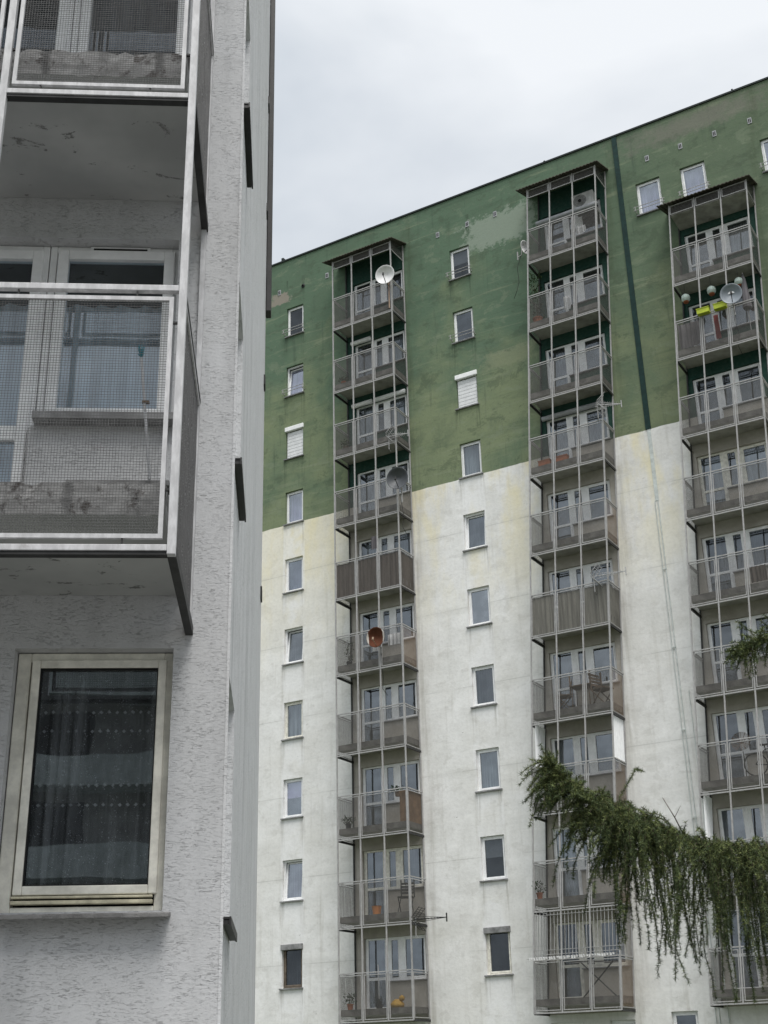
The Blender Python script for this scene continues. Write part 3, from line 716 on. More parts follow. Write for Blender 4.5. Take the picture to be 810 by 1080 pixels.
def chair(c, i, dx, y, rz, label, mat='wood', s=1.0, group=None):
    x, y, z = onb(c, i, dx, y); t = far_thing('folding_chair', x, y, z, label, 'chair', group, rz)
    MB().box(-.2*s, .2*s, -.2*s, .2*s, .42*s, .45*s).build('seat', M[mat], t)
    b = MB()
    for q in range(4): b.box(-.19*s, .19*s, .2*s+.02*q, .22*s+.02*q, (.55+.09*q)*s, (.61+.09*q)*s)
    for xx in (-.2, .19): b.box(xx*s, (xx+.03)*s, .19*s, .23*s, .45*s, .95*s)
    b.build('backrest', M[mat], t)
    for xx in (-.2, .17):
        for sg in (-1, 1): MB().tube([(xx*s, -.22*sg*s, 0), (xx*s, .2*sg*s, .44*s)], .014*s, 5).build('leg', M[mat], t)
    return t
chair(1, 6, .95, -.55, -1.2, 'left wooden folding chair at the table on the middle cage balcony', s=1.15, group='wooden chairs at the balcony table')
chair(1, 6, 2.25, -.5, 1.2, 'right wooden folding chair at the table on the middle cage balcony', s=1.25, group='wooden chairs at the balcony table')
x, y, z = onb(1, 6, 1.6, -.5); t = far_thing('balcony_table', x, y, z, 'small wooden table between the two folding chairs', 'table')
MB().box(-.35, .35, -.25, .25, .72, .75).build('tabletop', M['wood'], t)
for xx in (-.3, .3):
    for yy in (-.2, .2): MB().tube([(xx, yy, 0), (xx*.9, yy*.9, .72)], .016, 5).build('leg', M['wood'], t)
chair(0, 8, 2.3, -.6, .3, 'dark metal chair on the balcony with the orange pot', 'dark_under', 1.1)
x, y, z = onb(0, 8, 1.35, -.85); o = MB().lathe([(.001,0),(.12,0),(.16,.26),(.17,.26),(.15,.24),(.001,.24)], 16).build('flower_pot', M['orange'], None, RW(x, y, z), (0,0,-AZ)); tag(o, 'bright orange flower pot on a lower balcony of the left cage', 'flower pot')
x, y, z = onb(0, 7, 2.36, -.94); m_ = MB()
for q in range(7): m_.box(0, .3, .0+.13*q, .125+.13*q, 0, 1.0)
o = m_.build('board_screen', M['board'], None, RW(x, y, z), (0, 0, -AZ)); o.scale = (1, 1, 1); tag(o, 'brown plank board screen at the right end of a left cage balcony', 'screen')
# toy and broom on the lowest left balcony
x, y, z = onb(0, 9, 2.0, -.8); m_ = MB(); m_.lathe([(.001,0),(.2,0),(.22,.1),(.14,.2),(.08,.24),(.001,.25)], 10); m_.lathe([(.001,.18),(.08,.2),(.09,.3),(.001,.36)], 10, (.16, 0, 0))
o = m_.build('plastic_toy', M['yellowtoy'], None, RW(x, y, z), (0,0,-AZ), smooth=True); tag(o, 'ochre yellow plastic toy on the lowest balcony of the left cage', 'toy')
x, y, z = onb(0, 9, 1.35, -.8); t = far_thing('broom', x, y, z, 'broom leaning on the lowest balcony of the left cage', 'broom')
MB().tube([(0,0,.2),(-.08,.1,1.3)], .014, 5).build('handle', M['galv'], t); MB().add([(-.1,-.03,0),(.1,-.03,0),(.1,.03,0),(-.1,.03,0),(-.02,-.02,.28),(.02,-.02,.28),(.02,.02,.28),(-.02,.02,.28)], [(0,3,2,1),(4,5,6,7),(0,1,5,4),(1,2,6,5),(2,3,7,6),(3,0,4,7)]).build('bristles', M['black'], t)
# folded dryer rack crossing, lowest middle balcony; window bars
x, z = bx0(1, 9)
t = far_thing('drying_rack', x+2.0, -.75, z+.4, 'folded metal drying rack with crossed legs on the barred balcony', 'drying rack')
r_ = MB()
for yy in (0, .06):
    r_.tube([(-.55, yy, 0), (.45, yy, .95)], .012, 5); r_.tube([(.45, yy+.03, 0), (-.55, yy+.03, .95)], .012, 5)
r_.tube([(-.95, .03, 1.0), (.6, .03, .93)], .012, 5); r_.build('frame', M['dark_under'], t)
ln = MB()
for q in range(4): ln.tube([(-.9, .1+.06*q, .98), (.55, .1+.06*q, .92)], .006, 4)
ln.build('wires', M['galv'], t)
g = MB(lambda x_, y_, z_: (x_ + LEAN[1]*z_, y_, z_))
for q in range(1, 24):
    if q % 8: g.box(q*CW/24-.008, q*CW/24+.008, -DEP-.006, -DEP+.01, 1.48, 2.80)
for q in range(1, 9): g.box(.01, .022, -DEP+q*.115, -DEP+q*.115+.014, 1.48, 2.78); g.box(CW-.022, CW-.01, -DEP+q*.115, -DEP+q*.115+.014, 1.48, 2.78)
for zz in (1.60, 1.72, 2.70): g.box(.02, CW-.02, -DEP-.022, -DEP-.008, zz, zz+.014)
tag_ = g.build('window_bars', M['galv'], bld, (x, 0, z))
t = far_thing('clothes_line', x+.0, -1.2, z+1.5, 'row of white clothes pegs along the rail of the barred balcony', 'clothes line')
p_ = MB()
for q in range(3): p_.tube([(-.02, -.06+.06*q, 0), (CW, -.06+.06*q, 0.02)], .005, 4)
p_.build('line', M['galv'], t); p_ = MB()
for q in range(34): xx = .06+q*.078+random.uniform(-.02, .02); p_.box(xx, xx+.016, -.05, .05, -.035+random.uniform(-.02,.02), .03)
p_.build('pegs', M['white'], t)
# white curtains in the cages
def cloth(c, i, side, label):
    x, z = bx0(c, i); L = LEAN[c]
    m_ = MB(lambda a_, b_, c_: (a_ + L*c_, b_, c_)); n = 30; vs = []
    for q in range(n+1):
        yy = -DEP+.06+(.93)*q/n; xx = .03*math.sin(q*1.15)
        vs += [(xx*1.5, yy if side > 0 else -DEP+.1+.55*q/n, 1.5), (xx, yy if side > 0 else -DEP+.06+.75*q/n, 2.85)]
    m_.add(vs, [(2*q, 2*q+2, 2*q+3, 2*q+1) for q in range(n)])
    o = m_.build('white_curtain', M['bright_cloth'], None, RW(x+(CW-.07 if side > 0 else .10), 0, z), (0,0,-AZ), smooth=True)
    return tag(o, label, 'curtain')
cloth(1, 7, 1, 'white curtain closing the right side of the middle cage, just above the larch branch')
cloth(1, 7, -1, 'white curtain gathered at the left side of the middle cage, above the larch tip')
cloth(2, 8, -1, 'long white curtain gathered at the left of the right cage, above the larch')
# round chair and bicycle on the right cage
x, y, z = onb(2, 7, 1.3, -.6); t = far_thing('wicker_chair', x, y, z, 'round wicker chair on a thin stand in the right cage', 'chair')
w_ = MB()
for q in range(10): w_.lathe([(.04+.026*q, .01*q), (.047+.026*q, .012*q), (.05+.026*q, .01*q)], 20)
for q in range(12): a = q*PI/6; w_.tube([(0,0,0),(math.cos(a)*.3, math.sin(a)*.3, .1)], .008, 4)
w_.build('basket', M['wood'], t, (0, 0, 1.05), (PI/2-.2, 0, 0)); MB().tube([(0,.05,0),(0,.02,.8)], .014, 5).build('stand', M['dark_under'], t)
x, y, z = onb(2, 7, 2.15, -.65); t = far_thing('bicycle', x, y, z, 'bicycle stored upright on a balcony of the right cage', 'bicycle', rz=.3)
for sx in (-.5, .5):
    w_ = MB(); pts = [(math.cos(a*PI/12)*.32, 0, math.sin(a*PI/12)*.32) for a in range(25)]; w_.tube(pts, .02, 6, cap=False); w_.build('wheel', M['black'], t, (sx, 0, .33))
f_ = MB()
for a_, b_ in (((-.5,0,.33),(-.12,0,.3)),((-.5,0,.33),(-.2,0,.75)),((-.2,0,.85),(-.12,0,.3)),((-.2,0,.75),(.38,0,.78)),((-.12,0,.3),(.38,0,.72)),((.35,0,.95),(.5,0,.33))): f_.tube([a_, b_], .016, 6)
f_.build('frame', M['dark_under'], t); MB().box(-.32, -.1, -.05, .05, .86, .9).build('saddle', M['black'], t); MB().tube([(.3,-.25,1.0),(.35,0,.97),(.3,.25,1.0)], .012, 5).build('handlebar', M['galv'], t)

# ------------------------------------------------------------------ near building on the left
ANG = math.radians(4.5)
D_ = Vector((math.cos(ANG), math.sin(ANG), 0)); M_ = Vector((-math.sin(ANG), math.cos(ANG), 0))
W0 = Vector((-1.139, 7.069, 0))
def LW(x, y, z): return W0 + D_*x + M_*y + Vector((0, 0, z+1.6))
nb = tag(empty('apartment_building', W0, ANG), 'near grey apartment building with scratched plaster walls and mesh-fronted balconies', 'apartment building')
H0 = 1.6
XC = .232; HT = 18.0; XL = -7.0
ops = [(-.975, -.085, .835+H0, 2.28+H0)]
for k in range(4):
    z = H0 + 2.8*k
    ops.append((-1.014, -.165, z+3.70, z+5.09, 'rt')); ops.append((-1.93, -1.014, z+2.79, z+5.09, 'lt'))
wb = MB(); wall_front(wb, XL, XC, 0, HT, ops, .16)
wb.quad((XL,0,0),(XL,7.45,0),(XL,7.45,HT),(XL,0,HT)); wb.quad((XL,7.45,0),(XC,7.45,0),(XC,7.45,HT),(XL,7.45,HT)); wb.quad((XL,0,HT),(XC,0,HT),(XC,7.45,HT),(XL,7.45,HT))
wb.build('wall', M['stucco'], nb); wb = MB(); sops = []
SW = [(.80, 2.14), (3.50, 4.86), (6.26, 7.64), (9.06, 10.42), (11.86, 13.2)]
for a, b in SW:
    for (u, v_) in ((.045, .86),): sops.append((u, v_, a+H0, b+H0))
wall_front(wb, 0, 7.45, 0, HT, sops, .045, axis='x', at=XC)
wb.build('wall', M['stucco_side_lit'], nb)
rb = MB(); rb.box(XL+.1, -.03, .55, .6, .1, HT-.1); rb.box(XC-.62, XC-.6, .62, 7.3, .1, HT-.1)
for k in range(5): rb.box(XL+.1, -.03, .2, .54, H0+2.62+2.8*(k-1), H0+2.70+2.8*(k-1))
rb.box(-.035, -.02, .19, .54, .1, HT-.2)
rb.build('interior', M['room'], nb)
MB().box(XC-.012, XC+.004, -.004, .012, 0, HT-.01).build('corner_bead', M['stucco_side_lit'], nb)
# side wall windows
for a, b in SW:
    for (u, v_) in ((.045, .86),):
        w = MB()
        w.box(XC-.11, XC-.04, u+.003, u+.06, a+H0+.003, b+H0-.003); w.box(XC-.11, XC-.04, v_-.06, v_-.003, a+H0+.003, b+H0-.003)
        w.box(XC-.11, XC-.04, u+.06, v_-.06, a+H0+.003, a+H0+.06); w.box(XC-.11, XC-.04, u+.06, v_-.06, b+H0-.06, b+H0-.003)
        w = w.build('window', M['white'], nb)
        MB().quad((XC-.08,u+.06,a+H0+.06),(XC-.08,v_-.06,a+H0+.06),(XC-.08,v_-.06,b+H0-.06),(XC-.08,u+.06,b+H0-.06)).build('pane', M['glassdark'], w)
        s = MB(); s.box(XC-.05, XC+.045, u-.04, v_+.04, a+H0-.012, a+H0-.002); s.box(XC+.036, XC+.046, u-.045, v_+.045, a+H0-.045, a+H0+.0); s.box(XC+.001, XC+.035, u-.035, v_+.035, a+H0-.04, a+H0-.014)
        s.build('sill', M['blacksill'], w)
dp = MB(); dp.box(XC+.002, XC+.072, 7.28, 7.47, 9.2+H0, HT); bevel(dp.build('downpipe', M['blacksill'], nb), .01)
for z in (5.1, 7.9, 10.5, 12.3): MB().box(XC+.001, XC+.02, 6.9, 7.1, z+H0, z+H0+.13).build('clamp', M['blacksill'], nb)
# ground window
f = MB(); z0, z1 = .84+H0, 2.275+H0; x0, x1 = -.97, -.09
f.box(x0, x0+.075, .08, .16, z0, z1); f.box(x1-.05, x1, .08, .16, z0, z1); f.box(x0+.075, x1-.05, .08, .16, z1-.055, z1); f.box(x0+.075, x1-.05, .08, .16, z0, z0+.03)
w = bevel(f.build('window', M['cream'], nb), .006)
s = MB(); sx0, sx1, sz0, sz1 = x0+.085, x1-.035, z0+.09, z1-.045
ring(s, sx0, sx1, sz0, sz1, .048, .06, .13)
bevel(s.build('sash', M['cream'], w), .006)
s = MB(); s.box(x0+.08, x1-.055, .055, .10, z0+.042, z0+.062); s.box(x0+.08, x1-.055, .05, .079, z0+.071, z0+.084); bevel(s.build('drip_rail', M['yellowed'], w), .004)
s = MB(); ring(s, sx0+.048, sx1-.048, sz0+.048, sz1-.048, .006, .066, .10); s.build('gasket', M['gasket'], w)
MB().quad((sx0+.04,.095,sz0+.04),(sx1-.04,.095,sz0+.04),(sx1-.04,.095,sz1-.04),(sx0+.04,.095,sz1-.04)).build('pane', M['glassground'], w)
lc = curtain_mb(0, sx1-sx0, 0, sz1-sz0, 0, 12, .012).build('lace_curtain', M['lace'], w, (sx0, .22, sz0), smooth=True)
s = MB(); s.add([(x0-.08,-.13,z0-.055),(x1+.05,-.13,z0-.055),(x1+.05,.079,z0-.03),(x0-.08,.079,z0-.03),(x0-.08,-.13,z0-.03),(x1+.05,-.13,z0-.03),(x1+.05,.079,z0-.003),(x0-.08,.079,z0-.003)],
   [(0,3,2,1),(4,5,6,7),(0,1,5,4),(1,2,6,5),(2,3,7,6),(3,0,4,7)]); bevel(s.build('sill', M['sill_near'], w), .005)

YF = -1.246
def near_panel(w0, w1, z0, z1, side=None):
    mb = MB(); r = .0013; p = .0152
    fw = .023
    def box(a0, a1, b0, b1, c0, c1):
        if side is None: mb.box(a0, a1, YF-.018+b0, YF-.018+b1, c0, c1)
        else: mb.box(side+b0-.01, side+b1-.01, a0, a1, c0, c1)
    mb.cur = 0
    box(w0, w0+fw, 0, .022, z0, z1); box(w1-fw, w1, 0, .022, z0, z1); box(w0+fw, w1-fw, 0, .022, z0, z0+fw); box(w0+fw, w1-fw, 0, .022, z1-fw, z1)
    mb.cur = 1
    n = int((w1-w0-2*fw)/p); m_ = int((z1-z0-2*fw)/p)
    rn = random.Random(3)
    for i in range(1, n):
        a = w0+fw+p*i
        pts = []
        for q in range(0, 9): pts.append((a + rn.uniform(-.0008, .0008), .012 + rn.uniform(-.0015, .0015), z0+.01+(z1-z0-.02)*q/8))
        mb.tube([(x_, YF-.018+y_, z_) if side is None else (side+y_-.01, x_, z_) for x_, y_, z_ in pts], r, 4, cap=False)
    for i in range(1, m_):
        a = z0+fw+p*i
        pts = []
        for q in range(0, 7): pts.append((w0+.01+(w1-w0-.02)*q/6, .0095 + rn.uniform(-.0015, .0015), a + rn.uniform(-.0008, .0008)))
        mb.tube([(x_, YF-.018+y_, z_) if side is None else (side+y_-.01, x_, z_) for x_, y_, z_ in pts], r, 4, cap=False)
    return mb
CELL = 1.065
for k in range(3):
    z = H0 + 2.8*k
    # slab with broken edge
    sl = MB(); sl.cur = 0
    nx, x0_, x1_ = 60, -3*CELL+.05, -.05
    rn = random.Random(10+k)
    yo = [YF+.075+ (rn.random()**6)*.02 for _ in range(nx+1)]; yt = [YF+.07+(rn.random()**8)*.04 for _ in range(nx+1)]
    for q in range(nx):
        a, b = x0_+(x1_-x0_)*q/nx, x0_+(x1_-x0_)*(q+1)/nx
        ym0, ym1 = yo[q], yo[q+1]
        sl.quad((a,yo[q],z+2.60),(b,yo[q+1],z+2.60),(b,YF+.07,z+2.69),(a,YF+.07,z+2.69))
        sl.quad((a,YF+.07,z+2.69),(b,YF+.07,z+2.69),(b,yt[q+1],z+2.775),(a,yt[q],z+2.775))
        sl.quad((a,yt[q],z+2.775),(b,yt[q+1],z+2.775),(b,0,z+2.775),(a,0,z+2.775))
        sl.cur = 1; sl.quad((a,yo[q],z+2.60),(b,yo[q+1],z+2.60),(b,-.002,z+2.60),(a,-.002,z+2.60)); sl.cur = 0
    for xx, yy in ((x0_, 0), (x1_, 1)): sl.quad((xx,YF+.085,z+2.60),(xx,-.002,z+2.60),(xx,-.002,z+2.775),(xx,YF+.085,z+2.775))
    b = sl.build('balcony', [M['slab_near'], M['soffit']], nb)
    r = MB()
    r.box(-3*CELL-.02, -.022, YF-.02, YF+.02, z+2.371, z+2.404); bevel(r.build('bottom_rail', M['galv_near'], b), .003)
    r = MB(); r.box(-3*CELL-.02, -.022, YF-.02, YF+.018, z+3.862, z+3.898); bevel(r.build('top_rail', M['galv_near'], b), .003)
    for bb in ((-3*CELL-.015, -.02, YF-.012, YF+.035, z+2.352, z+2.369), (-.022, .022, YF+.036, -.003, z+2.355, z+2.41), (-.015, .015, YF+.022, -.003, z+3.865, z+3.895), (-3*CELL-.02, -3*CELL+.02, YF+.036, -.003, z+2.355, z+2.41)):
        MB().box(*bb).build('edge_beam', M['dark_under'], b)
    br = MB()
    for c_ in range(3):
        for dx in (.2, .82):
            br.box(-CELL*(c_+1)+dx, -CELL*(c_+1)+dx+.008, YF-.014, YF+.002, z+2.404, z+2.437); br.box(-CELL*(c_+1)+dx, -CELL*(c_+1)+dx+.008, YF-.014, YF+.002, z+3.825, z+3.858)
    for zz in (2.70, 3.67): br.box(-.05, -.015, YF-.002, YF+.012, z+zz, z+zz+.012); br.box(-CELL+.015, -CELL+.05, YF-.002, YF+.012, z+zz, z+zz+.012)
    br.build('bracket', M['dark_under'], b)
    for c_ in range(3):
        near_panel(-CELL*(c_+1)+.043, -CELL*c_-.046, z+2.437, z+3.825).build('mesh_panel', [M['galv_near'], M['wire_near']], b)
    near_panel(YF+.03, -.012, z+2.415, z+3.86, side=.0).build('mesh_panel', [M['galv_near'], M['wire_near']], b)
for q in range(4):
    p = MB(); p.box(-CELL*q-.021, -CELL*q+.021, YF-.023, YF+.021, H0+2.352, HT-1)
    bevel(p.build('cage_post', M['galv_near'], nb), .003)
p = MB(); p.box(-.02, .012, -.03, -.004, H0+2.36, HT-1); p.build('cage_post', M['galv_near'], nb)
for k in range(4):
    z = H0 + 2.8*k
    f = MB()
    ring(f, -1.011, -.168, z+3.765, z+5.087, .045, .10, .17); ring(f, -1.927, -1.017, z+2.80, z+5.087, .045, .10, .17)
    ring(f, -.956, -.195, z+3.80, z+5.05, .07, .075, .14)
    ring(f, -1.895, -1.05, z+2.85, z+5.04, .068, .075, .14); f.box(-1.827, -1.118, .075, .14, z+3.64, z+3.74)
    w = bevel(f.build('balcony_window', M['white'], nb), .005)
    for (a_, b_, c_, d_) in ((-.89, -.262, 3.865, 4.985), (-1.83, -1.115, 3.735, 4.975), (-1.83, -1.115, 2.91, 3.645)):
        MB().quad((a_,.11,z+c_),(b_,.11,z+c_),(b_,.11,z+d_),(a_,.11,z+d_)).build('pane', M['glassnear' if k == 0 else 'glassdark'], w)
    curtain_mb(-.93, -.22, z+3.84, z+(4.72 if k == 0 else 5.0), .24, 5, .02).build('curtain', M['curtain' if k == 0 else 'curtaingrey'], w)
    if k == 0: curtain_mb(-1.87, -1.08, z+2.9, z+4.72, .24, 5, .02).build('curtain', M['curtain'], w)
    s = MB(); s.box(-.99, -.12, -.10, .098, z+3.705, z+3.755); bevel(s.build('sill', M['sill'], w), .004)
    v = MB(); v.box(-.75, -.36, .085, .10, z+5.045, z+5.08); v = v.build('trickle_vent', M['white'], w); MB().box(-.73, -.38, .08, .086, z+5.055, z+5.066).build('slot', M['black'], v)

# things on the near balconies
t = tag(empty('mop', LW(-.165, YF+.09, 2.80), ANG), 'grey mop handle with a teal blue head leaning in the near balcony behind the mesh', 'mop')
MB().tube([(.03,0,0),(-.02,.0,.46),(-.045,-.02,.70)], .008, 8).build('handle', M['blindgrey'], t)
h = MB()
for q in range(60):
    a = random.uniform(0, 6.28); h.tube([(-.047,-.02,.70),(-.048+.016*math.cos(a), -.02+.016*math.sin(a), .70+random.uniform(.02, .075))], .0018, 3)
h.build('head', M['blue'], t); MB().box(-.03, .008, -.012, .012, .44, .450).build('clip', M['wood'], t)
tag(MB().box(-.52, 0, -.06, .06, 0, .028).build('wooden_lath', M['sill'], None, LW(-.04, YF+.18, 2.785), (0, 0, ANG)), 'pale wooden lath lying on the near balcony slab below the mop', 'board')
t = tag(empty('pallet', LW(-.33, YF+.3, 5.585), ANG), 'row of dark upright slats with pale clips standing on the upper near balcony', 'slatted rack')
s = MB()
for q in range(8): s.box(-.29+q*.075, -.24+q*.075, 0, .03, 0, .20)
s.box(-.3, .3, .03, .05, .05, .08); s.build('slats', M['black'], t)
s = MB()
for q in range(6): s.box(-.225+q*.075, -.212+q*.075, -.012, 0, .02, .045)
s.build('clips', M['white'], t)
t = tag(empty('satellite_dish', LW(-1.30, YF-.22, 2.84), ANG+.2), 'white satellite dish edge poking in at the left border on the near balcony', 'satellite dish', None)
mb = MB(); r = .22; mb.lathe([(r*q/7, .3*r*(q/7)**2) for q in range(8)], 32); mb.lathe([(r, .3*r), (r+.01, .3*r), (r+.01, .26*r), (0.001, -.012)], 32)
mb.build('reflector', M['dish_white'], t, (0,0,0), (PI/2-.2, 0, 0), smooth=True)
MB().tube([(0,.02,-.02),(0,.2,-.05)], .018).build('bracket', M['galv'], t); MB().tube([(0,0,-.2),(0,-.2,-.1)], .01).build('feed_arm', M['black'], t)

# ------------------------------------------------------------------ camera
F_PX = 1360.135; PITCH = .4132; ROLL = -.0257
cF = Vector((0, math.cos(PITCH), math.sin(PITCH))); cU = Vector((0, -math.sin(PITCH), math.cos(PITCH))); cR = Vector((1, 0, 0))
R2 = cR*math.cos(ROLL) + cU*math.sin(ROLL); U2 = -cR*math.sin(ROLL) + cU*math.cos(ROLL)
cam = bpy.data.cameras.new('camera'); co = bpy.data.objects.new('camera', cam); C.objects.link(co)
cam.sensor_fit = 'VERTICAL'; cam.sensor_height = 36; cam.lens = F_PX/1080*36; cam.clip_end = 3000; cam.clip_start = .05
mw = Matrix(((R2.x, U2.x, -cF.x, 0), (R2.y, U2.y, -cF.y, 0), (R2.z, U2.z, -cF.z, 1.6), (0, 0, 0, 1))); co.matrix_world = mw
sc.camera = co

# ------------------------------------------------------------------ larch tree in the foreground, trunk to the right of the view
rt = random.Random(21)
tree = tag(empty('larch_tree', (4.9, 10.2, 0)), 'larch tree with a drooping needle-covered branch reaching in from the right', 'tree')
TB = Vector((4.9, 10.2, 0))
tr = MB(); tr.tube([(0,0,0),(.03,.02,1.2),(-.02,.03,2.6),(.02,0,4.2),(0,0,6.5),(0,.02,9.0)], .17, 12, .05); tr.build('trunk', M['bark'], tree, smooth=True)
# limb path: coordinates in the tree's own space (x along the branch to the left, z height)
limb = [Vector(q) for q in ((0,0,3.15),(-.8,-.25,3.12),(-1.6,-.62,3.02),(-2.28,-.95,3.00),(-2.62,-1.0,3.00),(-2.95,-1.08,3.08),(-3.17,-1.10,3.17),(-3.36,-1.15,3.28),(-3.54,-1.2,3.34),(-3.68,-1.22,3.44),(-3.80,-1.25,3.60))]
def along(P, t):
    f = t*(len(P)-1); i = min(int(f), len(P)-2); return P[i].lerp(P[i+1], f-i)
lb = MB(); dk = MB(); lt = MB()
lb.tube([tuple(q) for q in limb], .032, 8, .006)
def needles(mb, p, d, n, l0):
    for _ in range(n):
        v = Vector((rt.gauss(0,1), rt.gauss(0,1), rt.gauss(0,1))).normalized(); v = (v + d*.35).normalized()
        l = l0*rt.uniform(.6, 1.1); w = v.cross(Vector((rt.uniform(-1,1), rt.uniform(-1,1), rt.uniform(-1,1)))).normalized()*.0022
        mb.add([tuple(p-w), tuple(p+w), tuple(p+v*l)], [(0,1,2)])
def strand(p0, L, out, gravity, light=0.0, step=.0135, nn=9, wood=.003, ln=.034):
    p = Vector(p0); d = Vector(out).normalized(); n = max(3, int(L/step)); pts = [tuple(p)]
    sway = Vector((rt.uniform(-.05,.05), rt.uniform(-.05,.05), 0))
    for i in range(n):
        d = (d*(1-gravity) + (Vector((0,0,-1))+sway)*gravity + Vector((rt.gauss(0,.05), rt.gauss(0,.05), rt.gauss(0,.04)))).normalized()
        p = p + d*step; 
        if i % 4 == 0 or i == n-1: pts.append(tuple(p))
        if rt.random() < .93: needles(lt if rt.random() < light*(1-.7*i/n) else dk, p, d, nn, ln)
    lb.tube(pts, wood, 4, wood*.4, cap=False)
    return pts
# length of hanging curtain along the branch (local x -> metres)
prof = [(-4.1,.06),(-3.8,.14),(-3.65,.28),(-3.5,.80),(-3.40,.42),(-3.28,.75),(-3.12,.95),(-3.02,.85),(-2.92,.45),(-2.8,.9),(-2.62,1.1),(-2.5,.62),(-2.38,.85),(-2.2,1.6),(-2.0,1.9),(-1.2,1.9),(-.4,1.7)]
def plen(x):
    for (a, la), (b, lb_) in zip(prof, prof[1:]):
        if a <= x <= b: return la + (lb_-la)*(x-a)/(b-a)
    return .3 if x > -4.1 else .1
def dense(x): return .30 if x < -3.4 else (.75 if x < -3.0 else (.42 if x < -2.88 else (.75 if x < -2.58 else (.5 if x < -2.42 else 1.0))))
cnt = 0
for _ in range(640):
    t_ = 1 - rt.random()**.85*.80
    q = along(limb, t_)
    if rt.random() > dense(q.x): continue
    ang = rt.uniform(0, 2*PI); rad = rt.uniform(0, .42)*(.35 if q.x < -3.6 else 1)
    p = q + Vector((rt.uniform(-.05,.05), math.sin(ang)*rad, rt.uniform(-.03, .03)-.06*rad))
    # little side twig out to the start
    strand(q, max(.03, (p-q).length), (p-q)+Vector((rt.uniform(-.1,.1), .001, .0)), .04, .7)
    L = plen(p.x)*rt.uniform(.2, 1.05)
    strand(p, L, (rt.uniform(-.8,.4), rt.uniform(-.6,.6), rt.uniform(-.4,.2)), rt.choice((.06, .10, .16)) if p.x > -3.1 else rt.choice((.035, .06, .10)), .5 if L > .3 else .85, nn=rt.choice((8, 10, 13))); cnt += 1
# spurs on the upper side of the limb
for _ in range(420):
    q = along(limb, rt.uniform(.25, 1)); strand(q, rt.uniform(.04, .13), (rt.uniform(-1,.4), rt.uniform(-1,1), rt.uniform(0,1)), .01, .95, nn=11)
for _ in range(46):
    q = along(limb, rt.uniform(.52, .97)); P_ = strand(q, rt.uniform(.15, .42), (-1, rt.uniform(-.5,.5), rt.uniform(-1.3,-.1)), .012, .8, nn=10)
    for u in P_[2::3]: strand(u, rt.uniform(.05, .16), (rt.uniform(-1,.2), rt.uniform(-.5,.5), rt.uniform(-1,.2)), .05, .8, nn=9)
# spreading twigs at the tip, pointing left
for _ in range(60):
    q = along(limb, rt.uniform(.60, 1)); strand(q, rt.uniform(.10, .30), (-1, rt.uniform(-.5,.5), rt.uniform(-.5,.3)), .05, .75, nn=11)
for a_, b_ in ((Vector((-3.80,-1.25,3.60)), Vector((-.5,0,.9))), (Vector((-3.80,-1.25,3.60)), Vector((-1,0,.12))), (Vector((-3.72,-1.2,3.50)), Vector((-1,0,-.2)))):
    strand(a_, .13, b_, .0, .9, nn=12)
# bare twig standing up
lb.tube([(-2.85,-1.04,3.05),(-2.92,-1.05,3.22),(-2.99,-1.05,3.36)], .006, 5, .002); lb.tube([(-2.92,-1.05,3.22),(-2.87,-1.05,3.30)], .003, 4, .0015)
# second, higher branch just entering at the right edge
limb2 = [Vector(q) for q in ((0,0,4.9),(-1.0,-.6,4.75),(-1.9,-1.3,4.5),(-2.28,-1.5,4.36),(-2.45,-1.55,4.24))]
lb.tube([tuple(q) for q in limb2], .02, 6, .004)
for _ in range(150):
    q = along(limb2, rt.uniform(.45, 1)); strand(q, rt.uniform(.06, .22), (rt.uniform(-1,.2), rt.uniform(-.6,.6), rt.uniform(-.8,.5)), .06, .7)
lb.build('limb', M['bark'], tree, smooth=True); dk.build('foliage', M['larch_dark'], tree); lt.build('lit_foliage', M['larch_light'], tree)

# ------------------------------------------------------------------ ground
g = MB().box(-900, 900, -900, 900, -.3, 0).build('ground', M['ground']); g['kind'] = 'structure'
g = MB().box(-30, 30, -12, 6.2, .004, .02).build('pavement', M['asphalt']); g['kind'] = 'structure'

ob_ = tag(empty('apartment_building', (-6, -24, 0)), 'grey apartment block across the yard, mirrored faintly in the near ground floor window', 'apartment building')
MB().box(-22, 16, -10, 0, 0, 13.5).build('wall', M['soffit_far'], ob_)
for q in range(5):
    MB().box(-21, 15, .002, 1.1, 1.6+2.6*q, 2.5+2.6*q).build('balcony', M['jointgrey'], ob_)
    for u in range(9): MB().box(-20+4*u, -18+4*u, .003, .05, 2.6+2.6*q, 3.9+2.6*q).build('window', M['gasket'], ob_)
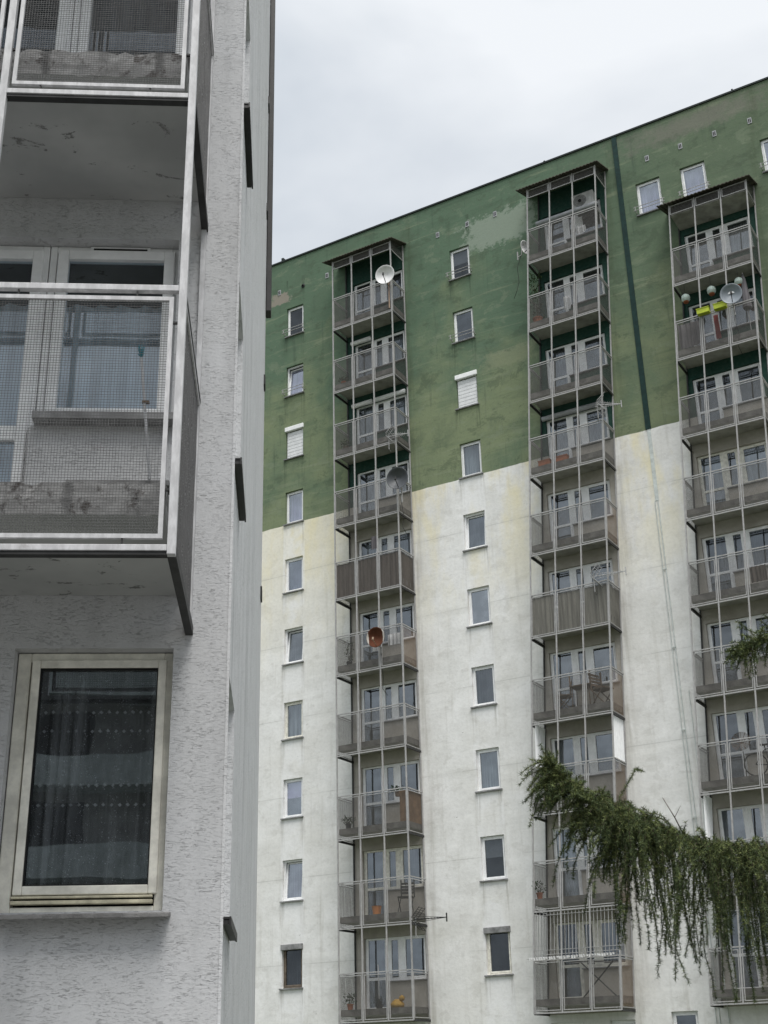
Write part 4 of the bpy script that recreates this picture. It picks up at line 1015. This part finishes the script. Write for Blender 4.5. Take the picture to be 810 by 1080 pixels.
# ------------------------------------------------------------------ light
w = bpy.data.worlds.new('World'); sc.world = w; w.use_nodes = True
nt = w.node_tree; bg = nt.nodes['Background']
SE, SR = math.radians(64), math.radians(162)
sky = nt.nodes.new('ShaderNodeTexSky'); sky.sky_type = 'NISHITA'; sky.sun_disc = False; sky.sun_elevation = SE; sky.sun_rotation = SR
sc1 = nt.nodes.new('ShaderNodeVectorMath'); sc1.operation = 'SCALE'; sc1.inputs['Scale'].default_value = .06; nt.links.new(sky.outputs[0], sc1.inputs[0])
tc = nt.nodes.new('ShaderNodeTexCoord'); mp = nt.nodes.new('ShaderNodeMapping'); mp.inputs['Scale'].default_value = (1, 1, 2.2); nt.links.new(tc.outputs['Generated'], mp.inputs[0])
no = nt.nodes.new('ShaderNodeTexNoise'); no.inputs['Scale'].default_value = 2.6; no.inputs['Detail'].default_value = 5; no.inputs['Roughness'].default_value = .5; no.inputs['Distortion'].default_value = .3; nt.links.new(mp.outputs[0], no.inputs['Vector'])
cr = nt.nodes.new('ShaderNodeValToRGB'); cr.color_ramp.elements[0].position = .36; cr.color_ramp.elements[0].color = (.65, .70, .76, 1); cr.color_ramp.elements[1].position = .62; cr.color_ramp.elements[1].color = (.90, .93, .965, 1); nt.links.new(no.outputs[0], cr.inputs[0])
mx = nt.nodes.new('ShaderNodeMix'); mx.data_type = 'RGBA'; mx.inputs[0].default_value = .93; nt.links.new(sc1.outputs[0], mx.inputs[6]); nt.links.new(cr.outputs[0], mx.inputs[7])
nt.links.new(mx.outputs[2], bg.inputs['Color']); bg.inputs['Strength'].default_value = 1.06
sun = bpy.data.lights.new('sun', 'SUN'); sun.energy = 3.8; sun.angle = math.radians(35); sun.color = (1, .97, .93)
so = bpy.data.objects.new('sun', sun); C.objects.link(so)
sd = Vector((math.sin(SR)*math.cos(SE), math.cos(SR)*math.cos(SE), math.sin(SE)))
so.rotation_euler = sd.to_track_quat('Z', 'Y').to_euler(); so.location = (0, -10, 30)
sc.view_settings.view_transform = 'Standard'; sc.view_settings.look = 'None'; sc.view_settings.exposure = 0
sc.render.engine = 'CYCLES'; sc.cycles.transparent_max_bounces = 16; sc.cycles.max_bounces = 6
